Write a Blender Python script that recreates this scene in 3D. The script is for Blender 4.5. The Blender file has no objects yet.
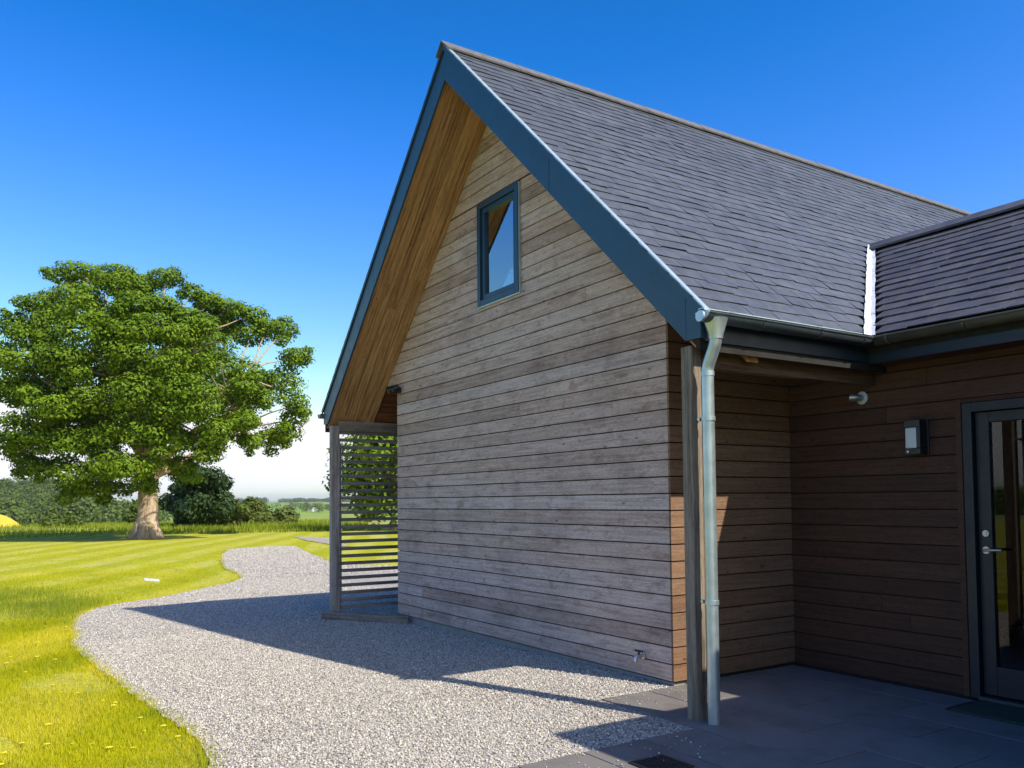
import bpy, bmesh, math, random
import numpy as np
from mathutils import Vector, Matrix
C = bpy.context.scene.collection
R = math.radians
rng = np.random.default_rng(7)
random.seed(7)

# ------------------------------------------------------------------ measures of the house (metres)
W = 5.0            # gable wall, x = 0..W, on the plane y = 0
D = 0.618          # roof overhang in front of the gable
EV = 1.0           # eaves overhang past the wall
HE, HA = 2.665, 6.05
K = (HA - HE) / (W / 2 + EV)
P = 1.423          # porch back wall plane
B = 0.133          # cladding course
H0 = 0.026
WY, WRY, WRZ = 1.134, 3.346, 4.057
KW = (WRZ - HE) / (WRY - WY)
YEND = 9.4
SUN = Vector((0.98, 0.335, 1.0)).normalized()
CAM = Vector((9.8527, -4.5924, 1.4402))

def zmain(x): return HE + K * ((x + EV) if x < W / 2 else (W + EV - x))
def zwing(y): return HE + KW * ((y - WY) if y < WRY else (2 * WRY - WY - y))
def gz(x, y=0):
    t = min(1, max(0, x / 5.0)); t = t * t * (3 - 2 * t)
    return -0.065 + 0.053 * t

# ------------------------------------------------------------------ mesh helpers
class MB:
    def __init__(s): s.v = []; s.f = []; s.sm = []
    def add(s, vs, fs, smooth=False):
        o = len(s.v); s.v += [tuple(p) for p in vs]; s.f += [tuple(i + o for i in f) for f in fs]; s.sm += [smooth] * len(fs)
    def hexa(s, p):  # p: bottom 4 ccw, top 4 ccw
        s.add(p, [(3, 2, 1, 0), (4, 5, 6, 7), (0, 1, 5, 4), (1, 2, 6, 5), (2, 3, 7, 6), (3, 0, 4, 7)])
    def box(s, x0, x1, y0, y1, z0, z1):
        s.hexa([(x0, y0, z0), (x1, y0, z0), (x1, y1, z0), (x0, y1, z0), (x0, y0, z1), (x1, y0, z1), (x1, y1, z1), (x0, y1, z1)])
    def prism(s, poly, a, axis):  # poly in 2D, extruded between a[0], a[1] on axis
        n = len(poly); vs = []
        for h in a:
            for (u, w) in poly:
                vs.append({0: (h, u, w), 1: (u, h, w), 2: (u, w, h)}[axis])
        fs = [tuple(range(n)), tuple(range(2 * n - 1, n - 1, -1))] + [(i, i + n, (i + 1) % n + n, (i + 1) % n) for i in range(n)]
        s.add(vs, fs)
    def tube(s, pts, rad, seg=12, cap=True, smooth=True):
        pts = [Vector(p) for p in pts]; n = len(pts)
        if not hasattr(rad, '__len__'): rad = [rad] * n
        t0 = (pts[1] - pts[0]).normalized(); up = Vector((0, 0, 1)) if abs(t0.z) < .9 else Vector((1, 0, 0))
        u = t0.cross(up).normalized(); vs = []; fs = []
        for i, p in enumerate(pts):
            t = ((pts[min(i + 1, n - 1)] - pts[max(i - 1, 0)])).normalized()
            u = (u - t * u.dot(t)).normalized(); w = t.cross(u)
            for j in range(seg):
                a = 2 * math.pi * j / seg; vs.append(p + (u * math.cos(a) + w * math.sin(a)) * rad[i])
        for i in range(n - 1):
            for j in range(seg):
                fs.append((i * seg + j, i * seg + (j + 1) % seg, (i + 1) * seg + (j + 1) % seg, (i + 1) * seg + j))
        s.add(vs, fs, smooth)
        if cap:
            s.add([vs[j] for j in range(seg)], [tuple(range(seg - 1, -1, -1))]); s.add([vs[(n - 1) * seg + j] for j in range(seg)], [tuple(range(seg))])
    def build(s, name, mat, parent=None, bevel=0):
        me = bpy.data.meshes.new(name); me.from_pydata(s.v, [], s.f); me.validate()
        bm = bmesh.new(); bm.from_mesh(me); bmesh.ops.recalc_face_normals(bm, faces=bm.faces); bm.to_mesh(me); bm.free()
        if any(s.sm) and len(me.polygons) == len(s.sm): me.polygons.foreach_set('use_smooth', s.sm)
        o = bpy.data.objects.new(name, me); C.objects.link(o)
        if mat: me.materials.append(mat)
        if bevel:
            b = o.modifiers.new('bevel', 'BEVEL'); b.width = bevel; b.segments = 2; b.limit_method = 'ANGLE'
        if parent is not None: attach(o, parent)
        return o
def attach(o, parent):
    o.parent = parent
    o.matrix_parent_inverse = world_of(parent).inverted()
def world_of(o):
    m = Matrix.Translation(o.location) @ o.rotation_euler.to_matrix().to_4x4()
    return world_of(o.parent) @ o.matrix_parent_inverse @ m if o.parent else m
def raw(name, v, f, mat, parent=None):  # numpy verts (n,3), faces (m,k) all of k corners
    me = bpy.data.meshes.new(name); n, m, k = len(v), len(f), f.shape[1]
    me.vertices.add(n); me.vertices.foreach_set('co', np.ascontiguousarray(v, np.float32).ravel())
    me.loops.add(m * k); me.loops.foreach_set('vertex_index', np.ascontiguousarray(f, np.int32).ravel())
    me.polygons.add(m); me.polygons.foreach_set('loop_start', np.arange(0, m * k, k, dtype=np.int32))
    me.update(calc_edges=True); me.materials.append(mat)
    o = bpy.data.objects.new(name, me); C.objects.link(o)
    if parent is not None: attach(o, parent)
    return o
def tag(o, label=None, cat=None, group=None, kind=None):
    if label: o['label'] = label
    if cat: o['category'] = cat
    if group: o['group'] = group
    if kind: o['kind'] = kind
    return o
def empty(name, loc, label, cat, group=None):
    o = bpy.data.objects.new(name, None); C.objects.link(o); o.location = loc; o.empty_display_size = .2
    return tag(o, label, cat, group)

# ------------------------------------------------------------------ materials
def mat(name):
    m = bpy.data.materials.new(name); m.use_nodes = True; nt = m.node_tree
    b = nt.nodes['Principled BSDF']
    return m, nt, b
def nd(nt, t, **kw):
    n = nt.nodes.new(t)
    for k, v in kw.items():
        if k in n.inputs: n.inputs[k].default_value = v
        else: setattr(n, k, v)
    return n
def ramp(nt, fac, stops):
    r = nt.nodes.new('ShaderNodeValToRGB'); e = r.color_ramp.elements
    while len(e) < len(stops): e.new(.5)
    for q, (p, c) in zip(e, stops): q.position = p; q.color = (*c, 1)
    nt.links.new(fac, r.inputs[0]); return r.outputs[0]
def mix(nt, a, b, fac, mode='MIX'):
    n = nt.nodes.new('ShaderNodeMix'); n.data_type = 'RGBA'; n.blend_type = mode
    for s, v in ((n.inputs[6], a), (n.inputs[7], b), (n.inputs[0], fac)):
        if hasattr(v, 'links'): nt.links.new(v, s)
        elif isinstance(v, (int, float)): s.default_value = v
        else: s.default_value = (*v, 1)
    return n.outputs[2]
def coords(nt, scale=(1, 1, 1), rot=(0, 0, 0)):
    t = nt.nodes.new('ShaderNodeTexCoord'); m = nt.nodes.new('ShaderNodeMapping')
    m.inputs['Rotation'].default_value = rot; nt.links.new(t.outputs['Object'], m.inputs[0])
    m2 = nt.nodes.new('ShaderNodeMapping'); m2.inputs['Scale'].default_value = scale; nt.links.new(m.outputs[0], m2.inputs[0]); return m2.outputs[0]
def noise(nt, vec, scale, detail=4, rough=.55, dist=0):
    n = nd(nt, 'ShaderNodeTexNoise', Scale=scale, Detail=detail, Roughness=rough, Distortion=dist)
    nt.links.new(vec, n.inputs['Vector']); return n.outputs['Fac']
def bump(nt, b, h, strength, dist=.01):
    n = nd(nt, 'ShaderNodeBump', Strength=strength, Distance=dist); nt.links.new(h, n.inputs['Height']); nt.links.new(n.outputs[0], b.inputs['Normal'])
def island(nt): return nt.nodes.new('ShaderNodeNewGeometry').outputs['Random Per Island']

def plain(name, col, rough=.5, metal=0, vary=.12, sc=6, bmp=.05):
    m, nt, b = mat(name); v = coords(nt)
    n = noise(nt, v, sc, 5)
    c = ramp(nt, n, [(.3, tuple(x * (1 - vary) for x in col)), (.7, tuple(min(1, x * (1 + vary)) for x in col))])
    nt.links.new(c, b.inputs['Base Color']); b.inputs['Metallic'].default_value = metal
    r = ramp(nt, noise(nt, v, sc * 3, 3), [(.3, (rough * .85,) * 3), (.7, (min(1, rough * 1.15),) * 3)]); nt.links.new(r, b.inputs['Roughness'])
    if bmp: bump(nt, b, noise(nt, v, sc * 8, 4), bmp, .004)
    return m
def wood(name, tones, grain=(1.6, 1.6, 46), rot=(0, 0, 0), rough=.72, knots=True, patch=.5, strength=1.0):
    m, nt, b = mat(name); v = coords(nt, grain, rot)
    # shift the grain per board so that boards do not share it
    isl = island(nt)
    sh = nd(nt, 'ShaderNodeVectorMath', operation='MULTIPLY_ADD'); sh.inputs[1].default_value = (0, 0, 0)
    cx = nd(nt, 'ShaderNodeCombineXYZ'); mm = nd(nt, 'ShaderNodeMath', operation='MULTIPLY'); mm.inputs[1].default_value = 137.
    nt.links.new(isl, mm.inputs[0])
    for i in range(3): nt.links.new(mm.outputs[0], cx.inputs[i])
    ad = nd(nt, 'ShaderNodeVectorMath', operation='ADD'); nt.links.new(v, ad.inputs[0]); nt.links.new(cx.outputs[0], ad.inputs[1]); v2 = ad.outputs[0]
    g = noise(nt, v2, 1.0, 8, .62, .6)
    fine = noise(nt, v2, 3.7, 6, .7)
    base = ramp(nt, isl, [(i / (len(tones) - 1), t) for i, t in enumerate(tones)])
    dark = mix(nt, base, (.42, .38, .36), ramp(nt, g, [(.34, (strength,) * 3), (.58, (0, 0, 0))]), 'MULTIPLY')
    c = mix(nt, dark, (1.25, 1.22, 1.18), ramp(nt, fine, [(.5, (0, 0, 0)), (.75, (.8, .8, .8))]), 'MULTIPLY')
    sp = noise(nt, coords(nt, (22, 22, 150) if grain[2] > 5 else (120, 120, 10), rot), 1.0, 3, .7); c = mix(nt, c, (.66, .63, .61), ramp(nt, sp, [(.36, (.85,) * 3), (.56, (0, 0, 0))]), 'MULTIPLY')
    mo = noise(nt, coords(nt, (5, 5, 13) if grain[2] > 5 else (9, 9, 3), rot), 1.0, 6, .68, .8); c = mix(nt, c, (.60, .52, .47), ramp(nt, mo, [(.50, (0, 0, 0)), (.68, (patch,) * 3)]), 'MULTIPLY')
    pv = coords(nt, (1, 1, 1.6)); pn = noise(nt, pv, 1.3, 5, .6)
    c = mix(nt, c, (.62, .6, .6), ramp(nt, pn, [(.5, (0, 0, 0)), (.72, (patch,) * 3)]), 'MULTIPLY')
    if knots:
        kv = coords(nt, (3.2, 3.2, 7.5) if grain[2] > 5 else (8, 8, 2.2)); vo = nd(nt, 'ShaderNodeTexVoronoi', Scale=1.0); nt.links.new(kv, vo.inputs['Vector'])
        c = mix(nt, c, (.35, .26, .2), ramp(nt, vo.outputs['Distance'], [(.035, (.85, .85, .85)), (.1, (0, 0, 0))]), 'MULTIPLY')
    nt.links.new(c, b.inputs['Base Color']); b.inputs['Roughness'].default_value = rough
    b.inputs['Specular IOR Level'].default_value = .3
    bump(nt, b, g, .35, .004)
    return m

M = {}
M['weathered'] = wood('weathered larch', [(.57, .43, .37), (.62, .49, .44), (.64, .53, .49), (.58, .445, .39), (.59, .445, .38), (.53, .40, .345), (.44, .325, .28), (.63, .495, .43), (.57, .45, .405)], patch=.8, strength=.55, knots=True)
M['sheltered'] = wood('sheltered larch', [(.080, .037, .021), (.10, .048, .028), (.064, .030, .018), (.09, .043, .026)], patch=.35, strength=.5)  # redder where sheltered, darkened further to put porch shade into the colour
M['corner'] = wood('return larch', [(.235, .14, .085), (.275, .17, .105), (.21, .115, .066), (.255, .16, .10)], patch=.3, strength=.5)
M['soffit'] = wood('soffit boards', [(.50, .285, .125), (.60, .36, .17), (.42, .225, .095), (.55, .325, .15)], grain=(40, 40, 1.4), rot=(0, R(-45), 0), patch=.2)
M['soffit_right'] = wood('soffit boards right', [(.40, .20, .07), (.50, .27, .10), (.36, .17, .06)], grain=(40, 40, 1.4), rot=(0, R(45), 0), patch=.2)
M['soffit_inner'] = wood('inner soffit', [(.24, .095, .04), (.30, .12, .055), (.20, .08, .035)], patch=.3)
M['timber'] = wood('post timber', [(.25, .21, .16), (.29, .245, .19)], grain=(34, 34, 1.3), patch=.6)
M['beam'] = wood('beam timber', [(.13, .08, .045), (.16, .10, .06)], patch=.4)
M['grey_beam'] = wood('weathered beam', [(.27, .23, .19), (.31, .27, .23)], patch=.4)
M['post_grey'] = wood('silvered post', [(.42, .385, .355), (.46, .42, .39)], grain=(34, 34, 1.3), patch=.5)
M['slat'] = wood('screen slats', [(.26, .235, .215), (.33, .30, .275), (.29, .265, .24)], patch=.3, knots=False)
M['paint'] = plain('blue grey paint', (.014, .060, .108), .42, 0, .1, 3, .03)
M['paint_dark'] = plain('dark blue paint', (.010, .024, .040), .45, 0, .12, 3, .03)
M['frame_blue'] = plain('window frame blue', (.012, .045, .085), .32, 0, .06, 4, .0)
M['door_paint'] = plain('door paint', (.005, .012, .022), .45, 0, .1, 4, .02)
M['zinc'] = plain('galvanised steel', (.46, .55, .58), .36, .75, .16, 7, .05)
M['zinc_dark'] = plain('shaded zinc', (.055, .07, .08), .38, .35, .2, 5, .06)  # gutter zinc with its shadow put into the colour
M['gutter_olive'] = plain('dull zinc gutter', (.11, .11, .085), .5, .4, .22, 5, .06)
M['trim'] = plain('pale metal trim', (.50, .62, .62), .35, .55, .08, 5, .0)
M['trim_teal'] = plain('teal metal trim', (.06, .16, .17), .4, .3, .1, 5, .0)
M['lead'] = plain('lead flashing', (.62, .66, .74), .55, .15, .14, 9, .25)
M['chrome'] = plain('brushed steel', (.50, .51, .53), .34, .8, .05, 8, .0)
M['black'] = plain('black plastic', (.012, .013, .016), .4, 0, .1, 8, .0)
M['opal'] = plain('opal diffuser', (.55, .60, .62), .35, 0, .05, 6, .0)
M['white'] = plain('white plastic', (.75, .75, .73), .4, 0, .05, 6, .0)
M['membrane'] = plain('black membrane', (.012, .011, .010), .9, 0, .2, 3, .0)
M['plaster'] = plain('inner lining', (.35, .33, .30), .9, 0, .05, 3, .0)
M['concrete'] = plain('concrete plinth', (.26, .25, .24), .9, 0, .18, 7, .4)
M['mat'] = plain('door mat', (.018, .05, .035), .95, 0, .3, 60, .8)
M['iron'] = plain('cast iron', (.03, .03, .032), .6, .4, .2, 12, .2)

def slate(name, cols):
    m, nt, b = mat(name); v = coords(nt); isl = island(nt)
    c = ramp(nt, isl, [(i / (len(cols) - 1), q) for i, q in enumerate(cols)])
    n = noise(nt, v, 9, 6, .65); c = mix(nt, c, (.62, .62, .66), ramp(nt, n, [(.4, (.8, .8, .8)), (.62, (0, 0, 0))]), 'MULTIPLY')
    l = noise(nt, v, 26, 4, .7); c = mix(nt, c, (.26, .26, .25), ramp(nt, l, [(.64, (0, 0, 0)), (.74, (.5, .5, .5))])); st_ = noise(nt, coords(nt, (1, .25, 1)), 2.2, 5, .6); c = mix(nt, c, (1.25, 1.25, 1.22), ramp(nt, st_, [(.45, (0, 0, 0)), (.62, (1, 1, 1))]), 'MULTIPLY')
    nt.links.new(c, b.inputs['Base Color']); b.inputs['Roughness'].default_value = .5
    bump(nt, b, noise(nt, coords(nt, (1, 1, 1)), 38, 6, .7), .5, .006)
    return m
M['slate'] = slate('purple grey slate', [(.070, .081, .100), (.077, .088, .106), (.066, .076, .094), (.082, .092, .110), (.073, .084, .104)])
M['slate_wing'] = slate('grey slate', [(.070, .068, .074), (.086, .083, .09), (.060, .058, .064), (.094, .09, .096)])
M['ridge'] = plain('ridge tiles', (.105, .105, .115), .75, 0, .3, 14, .3)

def glass(name, ior, add):
    m, nt, b = mat(name); nt.nodes.remove(b); out = nt.nodes['Material Output']
    g = nd(nt, 'ShaderNodeBsdfGlossy', Roughness=.0); t = nd(nt, 'ShaderNodeBsdfTransparent'); t.inputs[0].default_value = (.80, .86, .86, 1)
    fr = nd(nt, 'ShaderNodeFresnel', IOR=ior)
    
    mx = nt.nodes.new('ShaderNodeMixShader'); geo = nt.nodes.new('ShaderNodeNewGeometry'); fa = nd(nt, 'ShaderNodeMath', operation='ADD'); fa.inputs[1].default_value = add; nt.links.new(fr.outputs[0], fa.inputs[0])
    ib = nd(nt, 'ShaderNodeMath', operation='SUBTRACT'); ib.inputs[0].default_value = 1; nt.links.new(geo.outputs['Backfacing'], ib.inputs[1]); mu = nd(nt, 'ShaderNodeMath', operation='MULTIPLY'); nt.links.new(fa.outputs[0], mu.inputs[0]); nt.links.new(ib.outputs[0], mu.inputs[1])
    nt.links.new(mu.outputs[0], mx.inputs[0]); nt.links.new(t.outputs[0], mx.inputs[1]); nt.links.new(g.outputs[0], mx.inputs[2]); nt.links.new(mx.outputs[0], out.inputs[0])
    return m
M['glass'] = glass('window glass', 2.2, .32); M['door_glass'] = glass('door glass', 1.6, .0)

def gravel():
    m, nt, b = mat('gravel'); v = coords(nt)
    vo = nd(nt, 'ShaderNodeTexVoronoi', Scale=64.); nt.links.new(v, vo.inputs['Vector'])
    sep = nt.nodes.new('ShaderNodeSeparateColor'); nt.links.new(vo.outputs['Color'], sep.inputs[0])
    c = ramp(nt, sep.outputs[0], [(0, (.22, .205, .18)), (.25, (.40, .375, .335)), (.55, (.52, .49, .44)), (.8, (.46, .425, .37)), (1, (.64, .62, .57))])
    c = mix(nt, c, (.30, .28, .26), ramp(nt, vo.outputs['Distance'], [(.45, (0, 0, 0)), (.75, (1, 1, 1))]), 'MULTIPLY')
    big = noise(nt, coords(nt, (.35, 1.5, 1), (0, 0, R(-14))), .8, 5); c = mix(nt, c, (.82, .80, .80), ramp(nt, big, [(.4, (0, 0, 0)), (.65, (.7, .7, .7))]), 'MULTIPLY')
    nt.links.new(c, b.inputs['Base Color']); b.inputs['Roughness'].default_value = .85
    inv = nd(nt, 'ShaderNodeMath', operation='SUBTRACT'); inv.inputs[0].default_value = 1; nt.links.new(vo.outputs['Distance'], inv.inputs[1])
    bump(nt, b, inv.outputs[0], .8, .012)
    return m
M['gravel'] = gravel()
def stone():
    m, nt, b = mat('gravel stones')
    c = ramp(nt, island(nt), [(0, (.15, .135, .115)), (.2, (.35, .325, .285)), (.5, (.50, .47, .415)), (.75, (.46, .42, .36)), (.9, (.60, .575, .525)), (1, (.74, .72, .66))])
    nt.links.new(c, b.inputs['Base Color']); b.inputs['Roughness'].default_value = .8; return m
M['stone'] = stone()
def paver():
    m, nt, b = mat('concrete slabs'); v = coords(nt)
    c = ramp(nt, island(nt), [(0, (.14, .132, .122)), (.5, (.17, .158, .147)), (1, (.152, .142, .133))])
    gq = noise(nt, v, 190, 2, .6); c = mix(nt, c, (1.5, 1.5, 1.5), ramp(nt, gq, [(.6, (0, 0, 0)), (.7, (.8, .8, .8))]), 'MULTIPLY'); n = noise(nt, v, 3.5, 6, .6); c = mix(nt, c, (.66, .64, .66), ramp(nt, n, [(.45, (0, 0, 0)), (.7, (.8, .8, .8))]), 'MULTIPLY')
    nt.links.new(c, b.inputs['Base Color']); b.inputs['Roughness'].default_value = .8; bump(nt, b, noise(nt, v, 60, 5, .7), .3, .004); return m
M['paver'] = paver()

def terrain():
    m, nt, b = mat('grassland'); v = coords(nt)
    # mown lawn: pale and green bands of the mower, worn and lush patches
    wv = nd(nt, 'ShaderNodeTexWave', Scale=.20, Distortion=3.0, Detail=2.0, bands_direction='X'); wv.inputs['Detail Scale'].default_value = .6
    rv = coords(nt, (1, 1, 1), (0, 0, R(-62))); nt.links.new(rv, wv.inputs['Vector'])
    lawn = ramp(nt, wv.outputs['Fac'], [(.25, (.36, .37, .03)), (.75, (.50, .47, .13))])
    n1 = noise(nt, v, .9, 6, .65); lawn = mix(nt, lawn, (.42, .41, .010), ramp(nt, n1, [(.4, (0, 0, 0)), (.65, (1, 1, 1))]))
    n2 = noise(nt, v, 14, 5, .7); lawn = mix(nt, lawn, (.60, .68, .45), ramp(nt, n2, [(.42, (.9, .9, .9)), (.6, (0, 0, 0))]), 'MULTIPLY')
    n3 = noise(nt, v, 2.3, 3, .6); lawn = mix(nt, lawn, (.36, .31, .12), ramp(nt, n3, [(.66, (0, 0, 0)), (.78, (.6, .6, .6))]))
    # farmland beyond: field parcels
    fv = coords(nt, (.0032, .0075, 0), (0, 0, R(20))); vo = nd(nt, 'ShaderNodeTexVoronoi', Scale=1.0, voronoi_dimensions='2D'); nt.links.new(fv, vo.inputs['Vector'])
    sep = nt.nodes.new('ShaderNodeSeparateColor'); nt.links.new(vo.outputs['Color'], sep.inputs[0])
    fld = ramp(nt, sep.outputs[0], [(0, (.16, .27, .03)), (.3, (.21, .32, .04)), (.5, (.32, .32, .10)), (.7, (.18, .29, .04)), (.85, (.38, .34, .16)), (1, (.12, .21, .04))])
    fn = noise(nt, v, .06, 5, .6); fld = mix(nt, fld, (.6, .65, .5), ramp(nt, fn, [(.4, (0, 0, 0)), (.7, (.7, .7, .7))]), 'MULTIPLY')
    ln = nd(nt, 'ShaderNodeVectorMath', operation='DISTANCE'); ln.inputs[1].default_value = (0, 0, 0)
    nt.links.new(v, ln.inputs[0]); mr = nd(nt, 'ShaderNodeMapRange'); mr.inputs[1].default_value = 44; mr.inputs[2].default_value = 56; nt.links.new(ln.outputs['Value'], mr.inputs[0])
    c = mix(nt, lawn, fld, mr.outputs[0])
    nt.links.new(c, b.inputs['Base Color']); b.inputs['Roughness'].default_value = .95; b.inputs['Specular IOR Level'].default_value = .1
    bump(nt, b, n2, .6, .05)
    return m
M['terrain'] = terrain()
def leafmat(name, cols, trans=.35, spec=.25, lawn=False):
    m, nt, b = mat(name); out = nt.nodes['Material Output']
    c = ramp(nt, island(nt), [(i / (len(cols) - 1), q) for i, q in enumerate(cols)])
    v = coords(nt); n = noise(nt, v, .5, 3); c = mix(nt, c, (.7, .78, .7), ramp(nt, n, [(.4, (0, 0, 0)), (.65, (.8, .8, .8))]), 'MULTIPLY')
    if lawn:
        wv = nd(nt, 'ShaderNodeTexWave', Scale=.20, Distortion=3.0, Detail=2.0, bands_direction='X'); nt.links.new(coords(nt, (1, 1, 1), (0, 0, R(-62))), wv.inputs['Vector'])
        c = mix(nt, c, (1.22, 1.14, 2.6), ramp(nt, wv.outputs['Fac'], [(.3, (0, 0, 0)), (.75, (1, 1, 1))]), 'MULTIPLY')
        n4 = noise(nt, v, 1.1, 5, .65); c = mix(nt, c, (.62, .74, .8), ramp(nt, n4, [(.5, (0, 0, 0)), (.66, (1, 1, 1))]), 'MULTIPLY')
        n5 = noise(nt, v, 2.7, 3, .6); c = mix(nt, c, (.48, .38, .13), ramp(nt, n5, [(.64, (0, 0, 0)), (.74, (.75, .75, .75))]))
    nt.links.new(c, b.inputs['Base Color']); b.inputs['Roughness'].default_value = .55; b.inputs['Specular IOR Level'].default_value = spec
    t = nd(nt, 'ShaderNodeBsdfTranslucent'); c2 = mix(nt, c, (1.15, 1.25, .5), 1.0, 'MULTIPLY'); nt.links.new(c2, t.inputs[0])
    mx = nt.nodes.new('ShaderNodeMixShader'); mx.inputs[0].default_value = trans
    nt.links.new(b.outputs[0], mx.inputs[1]); nt.links.new(t.outputs[0], mx.inputs[2]); nt.links.new(mx.outputs[0], out.inputs[0]); return m
M['sycamore'] = leafmat('sycamore leaves', [(.095, .17, .008), (.145, .225, .010), (.07, .135, .010), (.18, .255, .014)], .1, .12)
M['bushleaf'] = leafmat('bush leaves', [(.025, .055, .012), (.04, .08, .015), (.03, .06, .018)], .2)
M['hedgeleaf'] = leafmat('hedge leaves', [(.10, .15, .03), (.14, .19, .04), (.15, .16, .05), (.09, .13, .03)], .25, .1)
M['woodleaf'] = leafmat('wood canopy', [(.075, .12, .022), (.115, .16, .028), (.07, .11, .025), (.14, .175, .03)], .2, .1)
M['blade'] = leafmat('grass blades', [(.48, .465, .008), (.56, .51, .010), (.38, .41, .008), (.56, .50, .03), (.46, .43, .010)], .35, .06, True)
M['lush'] = leafmat('long grass', [(.21, .29, .014), (.29, .35, .02), (.16, .22, .02), (.36, .34, .09)], .35, .08)
M['flower'] = plain('yellow petals', (.85, .74, .03), .6, 0, .1, 30, .0)
M['rape'] = plain('yellow crop', (.62, .47, .015), .9, 0, .3, 1.2, .3)
M['white_wall'] = plain('white render', (.78, .77, .74), .8, 0, .05, 2, .0)
def bark():
    m, nt, b = mat('bark'); v = coords(nt, (7, 7, 1.6)); n = noise(nt, v, 1, 7, .7, 1.2)
    c = ramp(nt, n, [(.3, (.20, .13, .09)), (.5, (.42, .32, .24)), (.7, (.60, .48, .38))])
    big = noise(nt, coords(nt), 1.3, 4, .6); c = mix(nt, c, (.20, .19, .03), ramp(nt, big, [(.58, (0, 0, 0)), (.68, (.8, .8, .8))]))
    nt.links.new(c, b.inputs['Base Color']); b.inputs['Roughness'].default_value = .9; bump(nt, b, n, .9, .08); return m
M['bark'] = bark()

# ------------------------------------------------------------------ cladding
def boards(mb, axis, span, z0, z1, place, thick, out, openings=(), top=None, courses=None, jl=(3.6, 5.4), gap=.0105, seed=1):
    """Courses of boards. axis 0: boards run in x on plane y=place; axis 1: run in y on plane x=place. out = -1/+1 outward side.
    span(z) gives the two ends at height z; openings: (u0,u1,z0,z1)."""
    rr = random.Random(seed); n = 0; z = z0
    while z < z1 - .01:
        za, zb = z + gap / 2, min(z + B, z1) - gap / 2
        pieces = [(za, zb, None, None)]
        rows = [(za, zb, [])]
        for (u0, u1, o0, o1) in openings:
            if o0 < zb and o1 > za:
                nr = []
                for (a, b, cuts) in rows:
                    bs = sorted({a, b, *[q for q in (o0, o1) if a < q < b]})
                    for i in range(len(bs) - 1):
                        mid = (bs[i] + bs[i + 1]) / 2
                        nr.append((bs[i], bs[i + 1], cuts + ([(u0, u1)] if o0 < mid < o1 else [])))
                rows = nr
        joints = []; (sa, sb) = span(z + B / 2); u = sa + rr.uniform(.6, 6.5)
        while u < sb - .4: joints.append(u); u += rr.uniform(*jl)
        dy = rr.uniform(-.0015, .0015)
        for (a, b, cuts) in rows:
            if b - a < .012: continue
            la, ra = span(a); lb, rb = span(b)
            if ra - la < .02: continue
            if rb < lb: m_ = (lb + rb) / 2; lb = rb = m_
            segs = [(la, lb, ra, rb)]
            for (u0, u1) in cuts:
                ns = []
                for (p, q, r_, s_) in segs: ns += [(p, q, u0, u0), (u1, u1, r_, s_)]
                segs = [t for t in ns if t[2] > t[0]]
            for jx in joints:
                ns = []
                for (p, q, r_, s_) in segs:
                    if max(p, q) + .15 < jx < min(r_, s_) - .15: ns += [(p, q, jx - .0015, jx - .0015), (jx + .0015, jx + .0015, r_, s_)]
                    else: ns.append((p, q, r_, s_))
                segs = ns
            for (p, q, r_, s_) in segs:
                f = place + out * dy; bk = place - out * thick
                pts = []
                for (l, r2, zz) in ((p, r_, a), (q, s_, b)):
                    for (uu, dd) in ((l, f), (r2, f), (r2, bk), (l, bk)):
                        pts.append((uu, dd, zz) if axis == 0 else (dd, uu, zz))
                mb.hexa(pts)
        z += B; n += 1

# ------------------------------------------------------------------ THE HOUSE
house = empty('timber_house', (2.5, 4.0, 0), 'timber clad house with steep slate roof, blue bargeboards and a lower wing', 'house')
SO = .328   # vertical depth of the roof slab under the slates
def under(x): return zmain(x) - SO
WIN = (2.10, 2.91, 3.53, 4.652)
# gable cladding: full width under 2.93, widening to the soffit above
ZH = H0 + 22 * B
def gspan(z):
    if z < ZH: return (0.0, W - .0206)
    return (max(-.62, (z - HE + SO) / K - EV - .01), min(W + .62, W + EV - (z - HE + SO) / K + .01))
mb = MB(); boards(mb, 0, gspan, H0, under(W / 2) - .02, 0, .02, -1, [(WIN[0] - .012, WIN[1] + .012, WIN[2] - .012, WIN[3] + .012)], seed=3)
mb.build('gable_wall', M['weathered'], house)
# membrane behind it, coloured near black to put shade into the board gaps
mb = MB()
zs = [H0, ZH + .002, WIN[2], WIN[3], under(W / 2) - .03]
for a, b in zip(zs[:-1], zs[1:]):
    (la, ra), (lb, rb) = gspan(a + .001), gspan(b - .001 if b < zs[-1] else b - .001)
    if a < ZH: la, ra, lb, rb = .021, W - .021, .021, W - .021
    parts = [(la, lb, ra, rb)]
    if a == WIN[2]: parts = [(la, lb, WIN[0], WIN[0]), (WIN[1], WIN[1], ra, rb)]
    for (p, q, r_, s_) in parts:
        mb.hexa([(p, .022, a), (r_, .022, a), (r_, .20, a), (p, .20, a), (q, .022, b), (s_, .022, b), (s_, .20, b), (q, .20, b)])
mb.build('wall_core', M['membrane'], house)
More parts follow.
